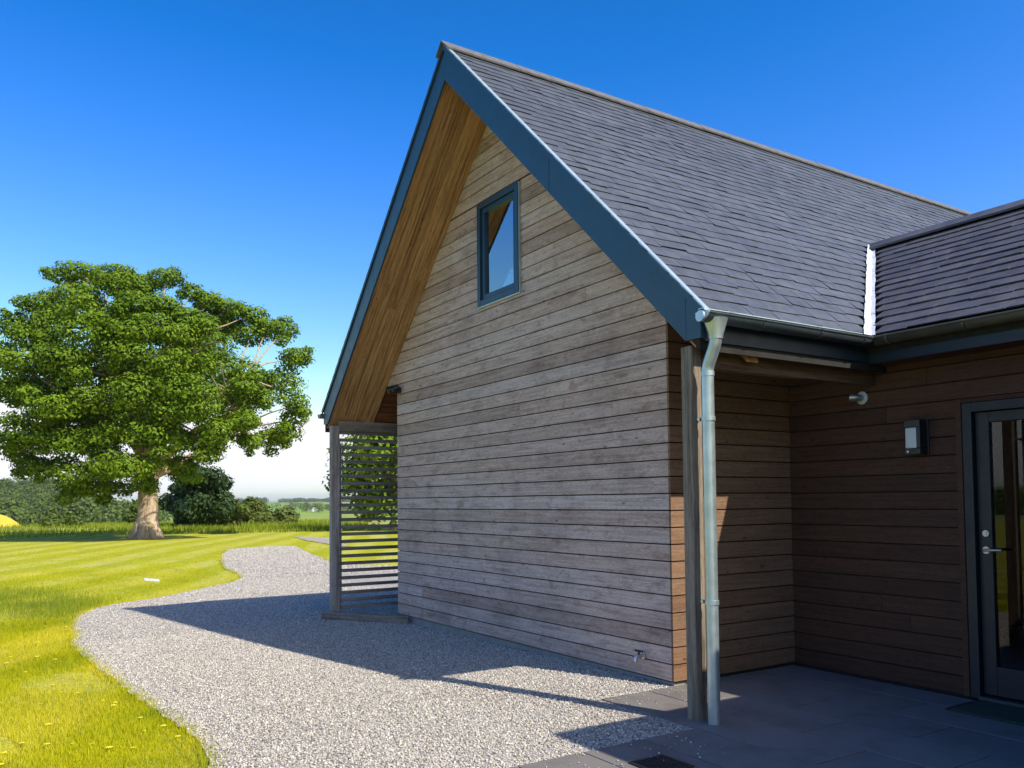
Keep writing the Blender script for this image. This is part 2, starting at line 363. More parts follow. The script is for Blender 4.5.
# returns of the gable (corner) : boards run in y
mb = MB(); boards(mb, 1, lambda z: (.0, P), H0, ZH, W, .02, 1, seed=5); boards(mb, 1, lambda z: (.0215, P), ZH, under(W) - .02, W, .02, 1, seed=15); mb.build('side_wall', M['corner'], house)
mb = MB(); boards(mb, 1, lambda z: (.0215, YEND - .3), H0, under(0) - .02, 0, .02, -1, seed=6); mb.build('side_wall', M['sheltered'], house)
mb = MB(); mb.box(.022, .18, .21, YEND - .51, 0, under(.02) - .03); mb.build('wall_core', M['membrane'], house)
mb = MB(); mb.box(W - .18, W - .022, .21, YEND - .51, 0, under(W - .02) - .03); mb.build('wall_core', M['membrane'], house); mb = MB()
mb.box(.2, W - .2, YEND - .5, YEND - .3, 0, 2.4); mb.prism([(.2, 2.4), (W - .2, 2.4), (W - .2, under(W - .2) - .03), (W / 2, under(W / 2) - .03), (.2, under(.2) - .03)], (YEND - .49, YEND - .31), 1)
mb.build('wall_core', M['membrane'], house)
mb = MB(); mb.box(.025, W - .03, .03, YEND - .35, -.3, H0 - .012); mb.build('plinth', M['concrete'], house)
mb = MB(); mb.box(.19, W - .19, .21, YEND - .55, 2.5, 2.62); mb.build('upper_floor', M['plaster'], house)

# window in the gable
win = MB(); a0, a1, z0, z1 = WIN; t = .062
for (x0, x1, q0, q1) in ((a0, a0 + t, z0, z1), (a1 - t, a1, z0, z1), (a0 + t, a1 - t, z1 - t, z1), (a0 + t, a1 - t, z0, z0 + t)):
    win.box(x0, x1, -.032, .10, q0, q1)
window = win.build('window', M['frame_blue'], house, .004)
s = MB(); b0, b1, y0, y1 = a0 + t + .003, a1 - t - .003, z0 + t + .003, z1 - t - .003; t2 = .055
for (x0, x1, q0, q1) in ((b0, b0 + t2, y0, y1), (b1 - t2, b1, y0, y1), (b0 + t2, b1 - t2, y1 - t2, y1), (b0 + t2, b1 - t2, y0, y0 + t2)):
    s.box(x0, x1, -.008, .07, q0, q1)
s.build('sash', M['frame_blue'], window, .003)
s = MB(); s.box(b0 + t2, b1 - t2, .022, .026, y0 + t2, y1 - t2); s.build('pane', M['glass'], window)
s = MB()
for (x0, x1, q0, q1) in ((a0 - .011, a0 - .002, z0, z1), (a1 + .002, a1 + .011, z0, z1), (a0 - .011, a1 + .011, z0 - .0115, z0 - .0015)): s.box(x0, x1, -.024, .02, q0, q1)
s.build('flashing', M['trim'], window)

# roof slabs (prism of roof build-up); the left one is left open for the rooflight
SK = (.05, 1.15, 1.00, 1.95)
def slab(side, xa, xb, ya, yb, mb, off=.012):
    f = (lambda x: x) if side < 0 else (lambda x: W - x)
    pr = [(f(xa), zmain(f(xa)) - off), (f(xb), zmain(f(xb)) - off), (f(xb), under(f(xb)) + .022), (f(xa), under(f(xa)) + .022)]
    mb.prism(pr, (ya, yb), 1)
mb = MB()
slab(-1, -EV + .03, W / 2, -D + .01, SK[2], mb); slab(-1, -EV + .03, W / 2, SK[3], YEND, mb)
slab(-1, -EV + .03, SK[0], SK[2], SK[3], mb); slab(-1, SK[1], W / 2, SK[2], SK[3], mb)
mb.build('roof_deck', M['membrane'], house)
mb = MB(); slab(1, -EV + .06, W / 2, -D + .01, YEND, mb); mb.build('roof_deck', M['membrane'], house)
sky = MB()
for (xa, xb, ya, yb) in ((SK[0], SK[0] + .05, SK[2], SK[3]), (SK[1] - .05, SK[1], SK[2], SK[3]), (SK[0] + .05, SK[1] - .05, SK[2], SK[2] + .05), (SK[0] + .05, SK[1] - .05, SK[3] - .05, SK[3])):
    sky.hexa([(xa, ya, zmain(xa) - .34), (xb, ya, zmain(xb) - .34), (xb, yb, zmain(xb) - .34), (xa, yb, zmain(xa) - .34), (xa, ya, zmain(xa) + .06), (xb, ya, zmain(xb) + .06), (xb, yb, zmain(xb) + .06), (xa, yb, zmain(xa) + .06)])
rl = sky.build('rooflight', M['white'], house)
s = MB(); s.hexa([(SK[0] + .05, SK[2] + .05, zmain(SK[0] + .05) + .03), (SK[1] - .05, SK[2] + .05, zmain(SK[1] - .05) + .03), (SK[1] - .05, SK[3] - .05, zmain(SK[1] - .05) + .03), (SK[0] + .05, SK[3] - .05, zmain(SK[0] + .05) + .03)] +
       [(SK[0] + .05, SK[2] + .05, zmain(SK[0] + .05) + .036), (SK[1] - .05, SK[2] + .05, zmain(SK[1] - .05) + .036), (SK[1] - .05, SK[3] - .05, zmain(SK[1] - .05) + .036), (SK[0] + .05, SK[3] - .05, zmain(SK[0] + .05) + .036)]); s.build('pane', M['glass'], rl)

# soffit boards of the overhang (run up the slope) and of the porches behind (run along the house)
def soffit(side, name, mt):
    f = (lambda x: x) if side < 0 else (lambda x: W - x)
    mb = MB(); ys = [-D + .012, -.50, -.375, -.25, -.13, -.002]; rr = random.Random(4 + side)
    for i in range(5):
        cuts = [-EV + .10, rr.uniform(.0, 1.4), W / 2 - .0005]
        drop = [0, .0, .012, .012, .05][i]
        for xa, xb in zip(cuts[:-1], cuts[1:]):
            xb -= .0015
            lo = lambda x: under(f(x)) - drop
            q = [(f(xa), lo(xa)), (f(xb), lo(xb)), (f(xb), under(f(xb)) + .02), (f(xa), under(f(xa)) + .02)]
            mb.prism(q, (ys[i] + .002, ys[i + 1] - .002), 1)
    mb.build(name, mt, house)
    mb = MB(); x = -EV + .10
    while x < .0:
        xb = min(x + .105, 0.0)
        q = [(f(x), under(f(x))), (f(xb), under(f(xb))), (f(xb), under(f(xb)) + .02), (f(x), under(f(x)) + .02)]
        mb.prism(q, (.024, YEND if side < 0 else WY), 1); x += .112
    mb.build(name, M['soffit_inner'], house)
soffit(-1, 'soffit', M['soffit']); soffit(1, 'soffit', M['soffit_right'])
# closing piece under the widened cladding
for f in ((lambda x: x), (lambda x: W - x)):
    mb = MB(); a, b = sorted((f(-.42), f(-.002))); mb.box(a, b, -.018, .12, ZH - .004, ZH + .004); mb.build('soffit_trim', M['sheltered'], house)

# bargeboards with box ends
def barge(side):
    f = (lambda x: x) if side < 0 else (lambda x: W - x)
    dv = .336; mb = MB(); xe = -EV + .162
    q = [(f(xe), zmain(f(xe)) - .004), (W / 2, HA - .004), (W / 2, HA - .004 - dv), (f(xe - .006), zmain(f(xe - .006)) - dv - .002), ]
    zl = HE - .176
    xl = (zl + dv + .004 - HE) / K - EV
    zt = lambda x: zmain(f(x)) - .004
    j_ = .70; q = [(f(xe), zt(xe)), (f(j_ - .002), zt(j_ - .002)), (f(j_ - .002), zt(j_ - .002) - dv), (f(xl), zl), (f(xe), zl)]
    mb.prism(q, (-D - .012, -D + .010), 1)
    q = [(f(j_ + .002), zt(j_ + .002)), (W / 2, HA - .004), (W / 2, HA - .004 - dv), (f(j_ + .002), zt(j_ + .002) - dv)]; mb.prism(q, (-D - .012, -D + .010), 1)
    o = mb.build('bargeboard', M['paint'], house, .003)
    e = MB(); e.prism([(f(xe - .002), zmain(f(xe)) - .006), (f(xe - .002), zl), (f(-EV + .03), zl), (f(-EV + .03), HE + .02)], (-D - .012, -D + .04), 1)
    e.build('box_end', M['paint'], o, .003)
    v = MB(); yo = -D - .012
    v.prism([(f(-EV - .02), HE - .02 + .016), (W / 2, HA + .016), (W / 2, HA + .030), (f(-EV - .02), HE - .02 + .030)], (yo - .012, yo + .03), 1)
    v.build('verge_trim', M['trim'] if side > 0 else M['trim_teal'], o)
    v = MB(); v.prism([(f(-EV + .0), HE - .036), (W / 2, HA - .036), (W / 2, HA + .012), (f(-EV + .0), HE + .012)], (yo - .016, yo - .001), 1)
    v.build('verge_strip', M['paint_dark'] if side < 0 else M['paint'], o)
barge(-1); barge(1)

# slates
def slates(mb, origin, along, upv, length, rows, exp, wid, keep, seed, ragged=.004, th0=.0035, gapw=.0012):
    rr = random.Random(seed); o, a, u = Vector(origin), Vector(along).normalized(), Vector(upv).normalized(); n = a.cross(u)
    if n.z < 0: n = -n
    for r in range(rows):
        v0 = r * exp; s = -wid * (.5 if r % 2 else 0) - rr.uniform(0, .02)
        while s < length:
            w = wid * rr.uniform(.72, 1.28); l0, l1 = max(s, 0), min(s + w, length)
            s += w
            iv = keep(l0, l1, v0 + exp / 2)
            if iv is None: continue
            l0, l1 = iv
            if l1 - l0 < .02: continue
            l0 += gapw; l1 -= gapw
            d = rr.gauss(0, ragged); lift = min(.0045, abs(rr.gauss(0, .002))); tw = rr.gauss(0, .0018)
            th = rr.uniform(th0, th0 + .003)
            def pt(l, vv, h): return o + a * l + u * vv + n * h
            hb, ht = .007 + th0 + lift, .002
            vt = v0 + exp * 1.12
            sk = rr.gauss(0, ragged * .8)
            mb.hexa([pt(l0, v0 + d, hb - th + tw), pt(l1, v0 + d + sk, hb - th - tw), pt(l1, vt, ht - .002), pt(l0, vt, ht - .002),
                     pt(l0, v0 + d, hb + tw), pt(l1, v0 + d + sk, hb - tw), pt(l1, vt, ht + .002), pt(l0, vt, ht + .002)])
CS = math.sqrt(1 + K * K); SL = (W / 2 + EV) * CS; EXP = .142; CW = math.sqrt(1 + KW * KW)
def keep_right(l0, l1, v):
    x = W + EV - v / CS; z = HE + K * v / CS
    if z >= WRZ: return (l0, l1)
    yv = WY + (z - HE) / KW - .075 + D + .03     # position along from start
    yv2 = 2 * WRY - WY - (z - HE) / KW + .05 + D + .03
    if l0 >= yv and l1 <= yv2: return None
    if l0 < yv: return (l0, min(l1, yv))
    return (max(l0, yv2), l1)
mb = MB(); slates(mb, (W + EV, -D - .03, HE + .004), (0, 1, 0), (-1, 0, K), YEND + D, int(SL / EXP) + 0, EXP, .24, keep_right, 11, .009)
mb.build('roof', M['slate'], house)
def keep_left(l0, l1, v):
    x = -EV + v / CS; y0 = -D - .03
    if SK[0] - .06 < x < SK[1] + .06 and l1 + y0 > SK[2] - .05 and l0 + y0 < SK[3] + .05: return None
    return (l0, l1)
mb = MB(); slates(mb, (-EV, -D - .03, HE + .004), (0, 1, 0), (1, 0, K), YEND + D, int(SL / EXP), EXP, .34, keep_left, 12)
rf = mb.build('roof', M['slate'], house)
rd = MB(); y = -D - .05
while y < YEND:
    L_ = .45; y1 = min(y + L_, YEND + .02)
    for sgn in (-1, 1):
        c = W / 2; w = .115
        z0 = HA + .040 + random.uniform(-.003, .003)
        rd.hexa([(c, y, z0), (c + sgn * w, y, z0 - K * w), (c + sgn * w, y1 - .006, z0 - K * w), (c, y1 - .006, z0), (c, y, z0 + .02), (c + sgn * (w + .008), y, z0 - K * w + .016), (c + sgn * (w + .008), y1 - .006, z0 - K * w + .016), (c, y1 - .006, z0 + .02)])
    y += L_
rd.build('ridge_cap', M['ridge'], rf)

# the wing: cladding, roof, door
XE = 8.14
TRIM0, DX0, DX1, DZ1 = 6.478, 6.522, 7.56, 2.115
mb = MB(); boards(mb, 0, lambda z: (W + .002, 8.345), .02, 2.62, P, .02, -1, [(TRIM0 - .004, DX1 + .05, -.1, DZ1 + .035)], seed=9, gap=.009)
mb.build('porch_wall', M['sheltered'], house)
mb = MB(); mb.box(W - .17, TRIM0 + .03, P + .022, P + .18, -.05, 2.62); mb.box(DX1 + .02, 8.37, P + .022, P + .18, -.05, 2.62); mb.box(TRIM0 + .03, DX1 + .02, P + .022, P + .18, DZ1 + .04, 2.62)
mb.build('wall_core', M['membrane'], house)
mb = MB(); mb.box(W - .15, 8.37, 5.5, 5.7, -.05, 2.62); mb.build('wall_core', M['membrane'], house)
mb = MB(); mb.box(W, 8.37, P + .19, 5.49, -.1, -.02); mb.build('inner_floor', M['plaster'], house)
tr = MB(); tr.box(TRIM0, DX0 - .002, P - .012, P + .021, .02, DZ1 + .032); tr.box(DX1 + .002, DX1 + .046, P - .012, P + .021, .02, DZ1 + .032); tr.box(DX0 - .002, DX1 + .002, P - .012, P + .021, DZ1 + .002, DZ1 + .032)
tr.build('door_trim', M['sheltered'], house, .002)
# door
df = MB(); f_ = .068
df.box(DX0, DX0 + f_, P - .004, P + .11, .012, DZ1); df.box(DX1 - f_, DX1, P - .004, P + .11, .012, DZ1); df.box(DX0 + f_, DX1 - f_, P - .004, P + .11, DZ1 - f_, DZ1)
door = df.build('door', M['door_paint'], house, .003)
lf = MB(); a, b, c0, c1 = DX0 + f_ + .004, DX1 - f_ - .004, .045, DZ1 - f_ - .004; st = .095; yl0, yl1 = P + .038, P + .095
lf.box(a, a + st, yl0, yl1, c0, c1); lf.box(b - st, b, yl0, yl1, c0, c1); lf.box(a + st, b - st, yl0, yl1, c1 - st + .02, c1); lf.box(a + st, b - st, yl0, yl1, c0, .25)
lf.build('door_leaf', M['door_paint'], door, .004)
g = MB(); g.box(a + st, b - st, P + .062, P + .067, .25, c1 - st + .02); g.build('pane', M['door_glass'], door)
h = MB(); hx = a + .055
h.tube([(hx, yl0, 1.062), (hx, yl0 - .012, 1.062)], .026, 20, smooth=False); h.tube([(hx, yl0 - .005, 1.062), (hx, yl0 - .052, 1.062), (hx + .012, yl0 - .058, 1.064), (hx + .13, yl0 - .058, 1.068)], .0095, 10)
h.build('handle', M['chrome'], door)
h = MB(); h.tube([(hx, yl0, 1.18), (hx, yl0 - .012, 1.18)], .023, 20, smooth=False); h.tube([(hx, yl0 - .01, 1.18), (hx, yl0 - .018, 1.18)], .011, 12, smooth=False); h.build('lock', M['chrome'], door)
h = MB(); h.box(DX0 + f_, DX1 - f_, P - .03, P + .10, .012, .034); h.build('threshold', M['zinc_dark'], door, .003)

XR = 9.3
# wing roof
mb = MB(); o_ = .012
mb.prism([(WY + .02, HE - o_), (WRY, WRZ - o_), (2 * WRY - WY - .02, HE - o_), (2 * WRY - WY - .02, HE - .12), (WRY, WRZ - .16), (WY + .02, HE - .12)], (W - .9, XR), 0)
mb.build('roof_deck', M['membrane'], house)
def keep_wing(l0, l1, v):
    z = HE + KW * v / CW; xv = W + EV - (z - HE) / K + .075 - (W - .6)
    return None if l1 < xv else (max(l0, xv), l1)
mb = MB(); slates(mb, (W - .6, WY, HE + .004), (1, 0, 0), (0, 1, KW), XR - W + .6, int((WRY - WY) * CW / .165), .165, .30, keep_wing, 21, .005, .008, .003)
wr = mb.build('wing_roof', M['slate_wing'], house)
mb = MB(); slates(mb, (W - .6, 2 * WRY - WY, HE + .004), (1, 0, 0), (0, -1, KW), XR - W + .6, int((WRY - WY) * CW / EXP), EXP, .30, keep_wing, 22)
mb.build('wing_roof', M['slate_wing'], house)
rd = MB(); x = W + EV - (WRZ - HE) / K - .16
while x < XR:
    x1 = min(x + .45, XR)
    for sgn in (-1, 1):
        w = .15; z0 = WRZ + .04
        rd.hexa([(x, WRY, z0), (x, WRY + sgn * w, z0 - KW * w), (x1 - .006, WRY + sgn * w, z0 - KW * w), (x1 - .006, WRY, z0), (x, WRY, z0 + .024), (x, WRY + sgn * (w + .006), z0 - KW * w + .02), (x1 - .006, WRY + sgn * (w + .006), z0 - KW * w + .02), (x1 - .006, WRY, z0 + .024)])
    x += .45
rd.build('ridge_cap', M['slate_wing'], wr)
# lead valley, one flap on each slope
def pv(t, side, wdt, h):   # t 0..1 up the valley
    z = HE + (WRZ - HE) * t; x = W + EV - (z - HE) / K; y = WY + (z - HE) / KW
    if side == 0: return (x - K * h / CS, y - wdt, z + h / CS * 1) if False else (x + h * K / CS, y - wdt, z + h / CS)
    return (x + wdt, y - h * KW / CW, z + h / CW)
N = 22; mb = MB()
for i in range(N):
    t0, t1 = -.015 + 1.03 * i / N, -.015 + 1.03 * (i + 1) / N; wob = [random.uniform(-.006, .006) for _ in range(4)]
    mb.add([pv(t0, 0, 0, .022), pv(t0, 0, .10 + wob[0], .024), pv(t1, 0, .10 + wob[1], .024), pv(t1, 0, 0, .022)], [(0, 1, 2, 3)])
    mb.add([pv(t0, 1, 0, .022), pv(t0, 1, .05 + wob[2], .022), pv(t1, 1, .05 + wob[3], .022), pv(t1, 1, 0, .022)], [(0, 1, 2, 3)])
vl = mb.build('valley', M['lead'], house); sd = vl.modifiers.new('solid', 'SOLIDIFY'); sd.thickness = .004

# fascias, eaves linings and gutters
mb = MB(); mb.box(W + EV - .075, W + EV - .045, -D + .042, WY + .06, HE - .19, HE - .03); mb.build('fascia', M['paint_dark'], house)
mb = MB(); mb.box(W + EV - .05, XR - .3, WY + .045, WY + .075, HE - .20, HE - .015); mb.build('fascia', M['paint_dark'], house)
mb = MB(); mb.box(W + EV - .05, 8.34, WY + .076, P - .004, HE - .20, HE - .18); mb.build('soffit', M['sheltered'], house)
mb = MB(); mb.box(-EV + .045, -EV + .075, -D + .042, YEND, HE - .19, HE - .03); mb.build('fascia', M['paint_dark'], house)
mb = MB(); mb.box(W + EV - .088, W + EV - .064, -D + .16, 1.02, HE - .200, HE - .186); mb.build('drip_edge', M['trim'], house)
def halfround(mb, c, ax, a, b, r=.056, th=.003, seg=14, ends=True):
    n = seg + 1; vs = []
    for h in (a, b):
        for rr_ in (r, r - th):
            for j in range(n):
                an = math.pi + math.pi * j / seg; u, w = c[0] + rr_ * math.cos(an), c[1] + rr_ * math.sin(an)
                vs.append((u, h, w) if ax == 1 else (h, u, w))
    fs = []
    for j in range(seg):
        fs += [(j, j + 1, 2 * n + j + 1, 2 * n + j), (n + j + 1, n + j, 3 * n + j, 3 * n + j + 1), (j, n + j, n + j + 1, j + 1), (2 * n + j + 1, 3 * n + j + 1, 3 * n + j, 2 * n + j)]
    fs += [(0, 2 * n, 3 * n, n), (seg, n + seg, 3 * n + seg, 2 * n + seg)]
    mb.add(vs, fs, True)
    if ends:
        for h in (a, b):
            p = [(c[0] + r * math.cos(math.pi + math.pi * j / seg), c[1] + r * math.sin(math.pi + math.pi * j / seg)) for j in range(n)]
            mb.prism(p, (h - .002, h + .002), ax)
    for sg in (-1, 1):   # rolled bead on the rim
        q = (c[0] + sg * r, c[1]); mb.tube([((q[0], h, q[1]) if ax == 1 else (h, q[0], q[1])) for h in (a, b)], .008, 8)
GX, GZ = W + EV + .035, HE - .035
mb = MB(); halfround(mb, (GX, GZ), 1, -D - .05, WY - .02); gut = mb.build('gutter', M['zinc_dark'], house)
s = MB(); p = [(GX + .059 * math.cos(math.pi + math.pi * j / 14), GZ + .012 + .059 * math.sin(math.pi + math.pi * j / 14)) for j in range(15)]; s.prism(p, (-D - .062, -D - .045), 1); s.tube([(GX, -D - .06, GZ - .02), (GX, -D - .085, GZ - .02)], .036, 16); s.build('end_cap', M['zinc'], gut)
for y in (-.15, .45, .95):
    s = MB(); halfround(s, (GX, GZ), 1, y - .012, y + .012, .0605, .003, 14, False); s.build('bracket', M['zinc_dark'], gut)
s = MB(); s.box(W + EV - .028, W + EV + .016, -D - .03, WY - .01, HE + .004, HE + .010); s.build('eaves_strip', M['trim'], gut)
GYW = WY - .035
mb = MB(); halfround(mb, (GYW, HE - .03), 0, W + EV - .02, XR - .3); gut2 = mb.build('gutter', M['gutter_olive'], house)
for x in (W + EV + .18, W + EV + .75, W + EV + 1.45, W + EV + 2.1):
    s = MB(); halfround(s, (GYW, HE - .03), 0, x - .012, x + .012, .0605, .003, 14, False); s.build('bracket', M['gutter_olive'], gut2)
mb = MB(); halfround(mb, (-EV - .035, GZ), 1, -D - .05, YEND); mb.build('gutter', M['zinc_dark'], house)

# downpipe at the front right post
PX, PYY = 5.952, -.555
pp = MB(); pp.tube([(GX, PYY - .005, 2.49), (GX - .004, PYY - .005, 2.455), (GX - .018, PYY - .004, 2.42), (PX + .016, PYY, 2.33), (PX + .003, PYY, 2.295), (PX, PYY, 2.27), (PX, PYY, 1.2), (PX, PYY, -.01)], .0405, 20)
pipe = pp.build('downpipe', M['zinc'], house)
s = MB(); s.tube([(GX, PYY - .005, 2.475), (GX, PYY - .005, 2.50), (GX, PYY - .005, 2.605)], [.046, .048, .080], 18); s.build('outlet', M['zinc'], pipe)
for z in (1.965, .775):
    s = MB(); s.tube([(PX, PYY, z - .014), (PX, PYY, z + .014)], .046, 20, smooth=False); s.tube([(PX - .02, PYY, z), (PX - .105, PYY + .01, z)], .009, 8); s.tube([(PX - .06, PYY - .03, z), (PX - .06, PYY - .012, z)], .012, 8)
    s.build('pipe_clip', M['zinc'], pipe)
s = MB(); s.tube([(PX, PYY, 2.245), (PX, PYY, 2.275)], .0445, 20, smooth=False); s.build('collar', M['zinc'], pipe)
pp = MB(); pp.tube([(-EV - .03, -.5, 2.56), (-EV - .03, -.5, 2.5), (-.93, -.47, 2.30), (-.90, -.44, 2.2), (-.90, -.44, -.06)], .0385, 16); pp.build('downpipe', M['zinc'], house)

# posts, beams, slatted screen, sill
mb = MB(); mb.box(5.755, 5.848, -D + .018, -.506, -.008, 2.46); mb.build('post', M['timber'], house, .006)
mb = MB(); mb.box(-.835, -.742, -D + .018, -.49, gz(-.8) , 2.46); mb.build('post', M['post_grey'], house, .006)
mb = MB(); mb.box(5.765, 5.84, -.505, P - .005, 2.325, 2.455); mb.build('beam', M['beam'], house, .004)
mb = MB(); mb.box(-.825, -.75, -.489, 2.3, 2.395, 2.53); mb.build('beam', M['grey_beam'], house, .004)
mb = MB(); z = .035
while z < 2.36:
    mb.box(-.80, -.775, -.488, 2.22, z, z + .044); z += .0965
for y in (.9, 2.26): mb.box(-.774, -.735, y, y + .05, -.05, 2.394)
mb.build('slatted_screen', M['slat'], house)
dv = Vector((.98, .67, 0)).normalized(); nv = Vector((-dv.y, dv.x, 0)); p0 = Vector((-.70, -.76, 0)); p1 = Vector((.36, -.035, 0))
pts = [p0, p1, p1 + nv * .02, p0 + nv * .16]
mb = MB(); mb.hexa([(*q.xy, -.09) for q in pts] + [(*q.xy, .03) for q in pts]); mb.build('sill', M['grey_beam'], house, .004)

# far block of the house, right of the door (closes the court; only its shadow falls into the picture)
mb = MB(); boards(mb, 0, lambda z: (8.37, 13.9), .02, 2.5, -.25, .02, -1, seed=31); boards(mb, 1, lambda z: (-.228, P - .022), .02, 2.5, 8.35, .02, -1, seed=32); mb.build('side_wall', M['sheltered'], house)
mb = MB(); mb.box(8.372, 13.9, -.228, 6.5, -.05, 2.5); mb.build('wall_core', M['membrane'], house)
x0, x1, y0, y1 = XE, 14.7, -.645, 7.2; zr = HE + .466 * (y1 - y0) / 2 * .75; m_ = 2.9
mb = MB(); mb.add([(x0, y0, HE), (x1, y0, HE), (x1, y1, HE), (x0, y1, HE), (x0 + m_, y0 + m_, HE + .44 * m_), (x1 - m_, y0 + m_, HE + .44 * m_), (x1 - m_, y1 - m_, HE + .44 * m_), (x0 + m_, y1 - m_, HE + .44 * m_), (x0, y0, HE - .19), (x1, y0, HE - .19), (x1, y1, HE - .19), (x0, y1, HE - .19)],
                  [(0, 1, 5, 4), (1, 2, 6, 5), (2, 3, 7, 6), (3, 0, 4, 7), (4, 5, 6, 7), (0, 8, 9, 1), (1, 9, 10, 2), (2, 10, 11, 3), (3, 11, 8, 0), (11, 10, 9, 8)])
mb.build('wing_roof', M['slate_wing'], house)

# ------------------------------------------------------------------ small things on the walls and floor
la = empty('wall_lantern', (6.2, P, 1.755), 'black box wall lantern with a pale opal front, left of the glazed door', 'wall lamp')
mb = MB(); mb.box(6.125, 6.275, P - .016, P - .002, 1.76, 2.02); mb.build('back_plate', M['black'], la, .003)
mb = MB(); mb.box(6.135, 6.262, P - .105, P - .0165, 1.965, 2.02); mb.box(6.135, 6.262, P - .105, P - .0165, 1.76, 1.806); mb.box(6.232, 6.262, P - .104, P - .0165, 1.807, 1.964); mb.build('housing', M['black'], la, .004)
mb = MB(); mb.box(6.139, 6.231, P - .10, P - .02, 1.807, 1.964); mb.build('diffuser', M['opal'], la, .01)
mb = MB(); mb.tube([(6.165, P - .105, 1.783), (6.165, P - .110, 1.783)], .009, 12, smooth=False); mb.build('sensor', M['white'], la)
sp = empty('spotlight', (5.72, P, 2.24), 'small chrome spotlight on a round plate, high on the dark porch wall', 'wall lamp')
mb = MB(); mb.tube([(5.73, P - .002, 2.24), (5.73, P - .02, 2.24)], .052, 24, smooth=False); mb.build('back_plate', M['chrome'], sp)
mb = MB(); mb.tube([(5.73, P - .018, 2.24), (5.722, P - .04, 2.24), (5.695, P - .065, 2.243), (5.665, P - .085, 2.246)], [.018, .024, .030, .033], 16); mb.build('lamp_head', M['chrome'], sp)
sc = empty('security_light', (.06, 0, 2.86), 'small black twin headed security light at the upper left corner of the gable wall', 'security light')
mb = MB(); mb.box(.05, .13, -.035, -.003, 2.83, 2.90); mb.build('back_box', M['black'], sc, .006)
for (x, q) in ((.0, -.075), (.14, -.08)):
    mb = MB(); mb.tube([(.09, -.03, 2.88), (x + .01, q + .01, 2.89)], .011, 8); mb.tube([(x + .035, q + .02, 2.905), (x, q - .015, 2.88), (x - .022, q - .034, 2.862)], [.030, .036, .033], 16); h_ = mb.build('lamp_head', M['black'], sc)
    mb = MB(); mb.tube([(x - .022, q - .034, 2.862), (x - .025, q - .037, 2.8595)], .027, 16, smooth=False); mb.build('lens', M['white'], h_)
tp = empty('outdoor_tap', (4.655, 0, .18), 'small steel outside tap low on the gable wall near its right corner', 'tap')
mb = MB(); mb.tube([(4.655, -.002, .185), (4.655, -.075, .185)], .016, 12); mb.tube([(4.655, -.07, .19), (4.655, -.082, .178), (4.655, -.085, .145)], .015, 12); mb.tube([(4.655, -.002, .185), (4.655, -.008, .185)], .03, 16, smooth=False); mb.build('spout', M['chrome'], tp)
mb = MB(); mb.tube([(4.655, -.05, .19), (4.655, -.05, .222)], .008, 8); mb.tube([(4.61, -.05, .224), (4.70, -.05, .224)], .009, 8); mb.build('handle', M['iron'], tp)
dm = empty('door_mat', (6.95, 1.2, 0), 'dark green door mat on the slabs at the glazed door', 'mat')
mb = MB(); mb.box(6.62, 7.5, .98, 1.385, .003, .016); mb.build('pile', M['mat'], dm, .004)
for (xa, xb) in ((6.585, 6.617), (7.503, 7.53)):
    mb = MB(); mb.box(xa, xb, .98, 1.385, .003, .012); mb.build('border', M['iron'], dm, .003)
dg = empty('drain_grate', (6.39, -1.42, 0), 'square dark iron drain grate set into the grey paving', 'drain')
mb = MB(); gx, gy, gs = 6.39, -1.42, .125
for (a, b, c, d_) in ((-gs, gs, -gs, -gs + .02), (-gs, gs, gs - .02, gs), (-gs, -gs + .02, -gs + .02, gs - .02), (gs - .02, gs, -gs + .02, gs - .02)): mb.box(gx + a, gx + b, gy + c, gy + d_, .002, .008)
mb.build('frame', M['iron'], dg)
mb = MB()
for i in range(7): mb.box(gx - gs + .021, gx + gs - .021, gy - gs + .03 + i * .029, gy - gs + .044 + i * .029, .0025, .0065)
mb.build('grating', M['iron'], dg)
mb = MB(); q = [(-8.76, -1.60), (-8.31, -1.39), (-7.75, -1.47), (-8.16, -1.68)]; mb.prism(q, (-.09, -.062), 2)
tag(mb.build('access_cover', M['white'], None, .004), 'flat white access cover lying in the mown lawn', 'cover')

# ------------------------------------------------------------------ ground
def pip(x, y, poly):
    x = np.asarray(x); y = np.asarray(y); ins = np.zeros(x.shape, bool); n = len(poly); j = n - 1
    for i in range(n):
        xi, yi = poly[i]; xj, yj = poly[j]
        c = ((yi > y) != (yj > y)) & (x < (xj - xi) * (y - yi) / ((yj - yi) + 1e-12) + xi); ins ^= c; j = i
    return ins
GR = [(9.5, -3.9), (7.5, -3.75), (6.0, -3.55), (4.79, -3.44), (4.29, -3.4), (3.83, -3.43), (3.28, -3.47), (2.65, -3.51), (1.74, -3.56), (.58, -3.61), (-.36, -3.65), (-1.06, -3.59), (-2.0, -3.52), (-3.08, -3.36), (-3.8, -3.05), (-4.22, -2.76), (-4.74, -2.03), (-5.93, -1.02), (-6.79, -.31),
      (-7.6, .05), (-8.8, .3), (-10.22, .39), (-13, .95), (-16, 1.7), (-18.42, 2.47), (-18.92, 2.76), (-19.59, 3.82), (-19.4, 4.6), (-19.0, 5.0), (-17.92, 4.74), (-15.2, 4.1), (-12.57, 3.57), (-11.18, 3.25), (-9.4, 3.4), (-8, 4.2), (-7.2, 6), (-7, 11), (6, 12), (6, .0), (9.5, 0)]
def wob(poly, amp=.05, step=.25):
    out = []; r_ = random.Random(5)
    for (a, b) in zip(poly, poly[1:] + poly[:1]):
        a, b = Vector(a), Vector(b); n = max(1, int((b - a).length / step)); nn = Vector((-(b - a).y, (b - a).x)).normalized()
        for i in range(n): out.append(tuple(a + (b - a) * (i / n) + nn * r_.uniform(-amp, amp)))
    return out
GRW = wob(GR, .022, .11)
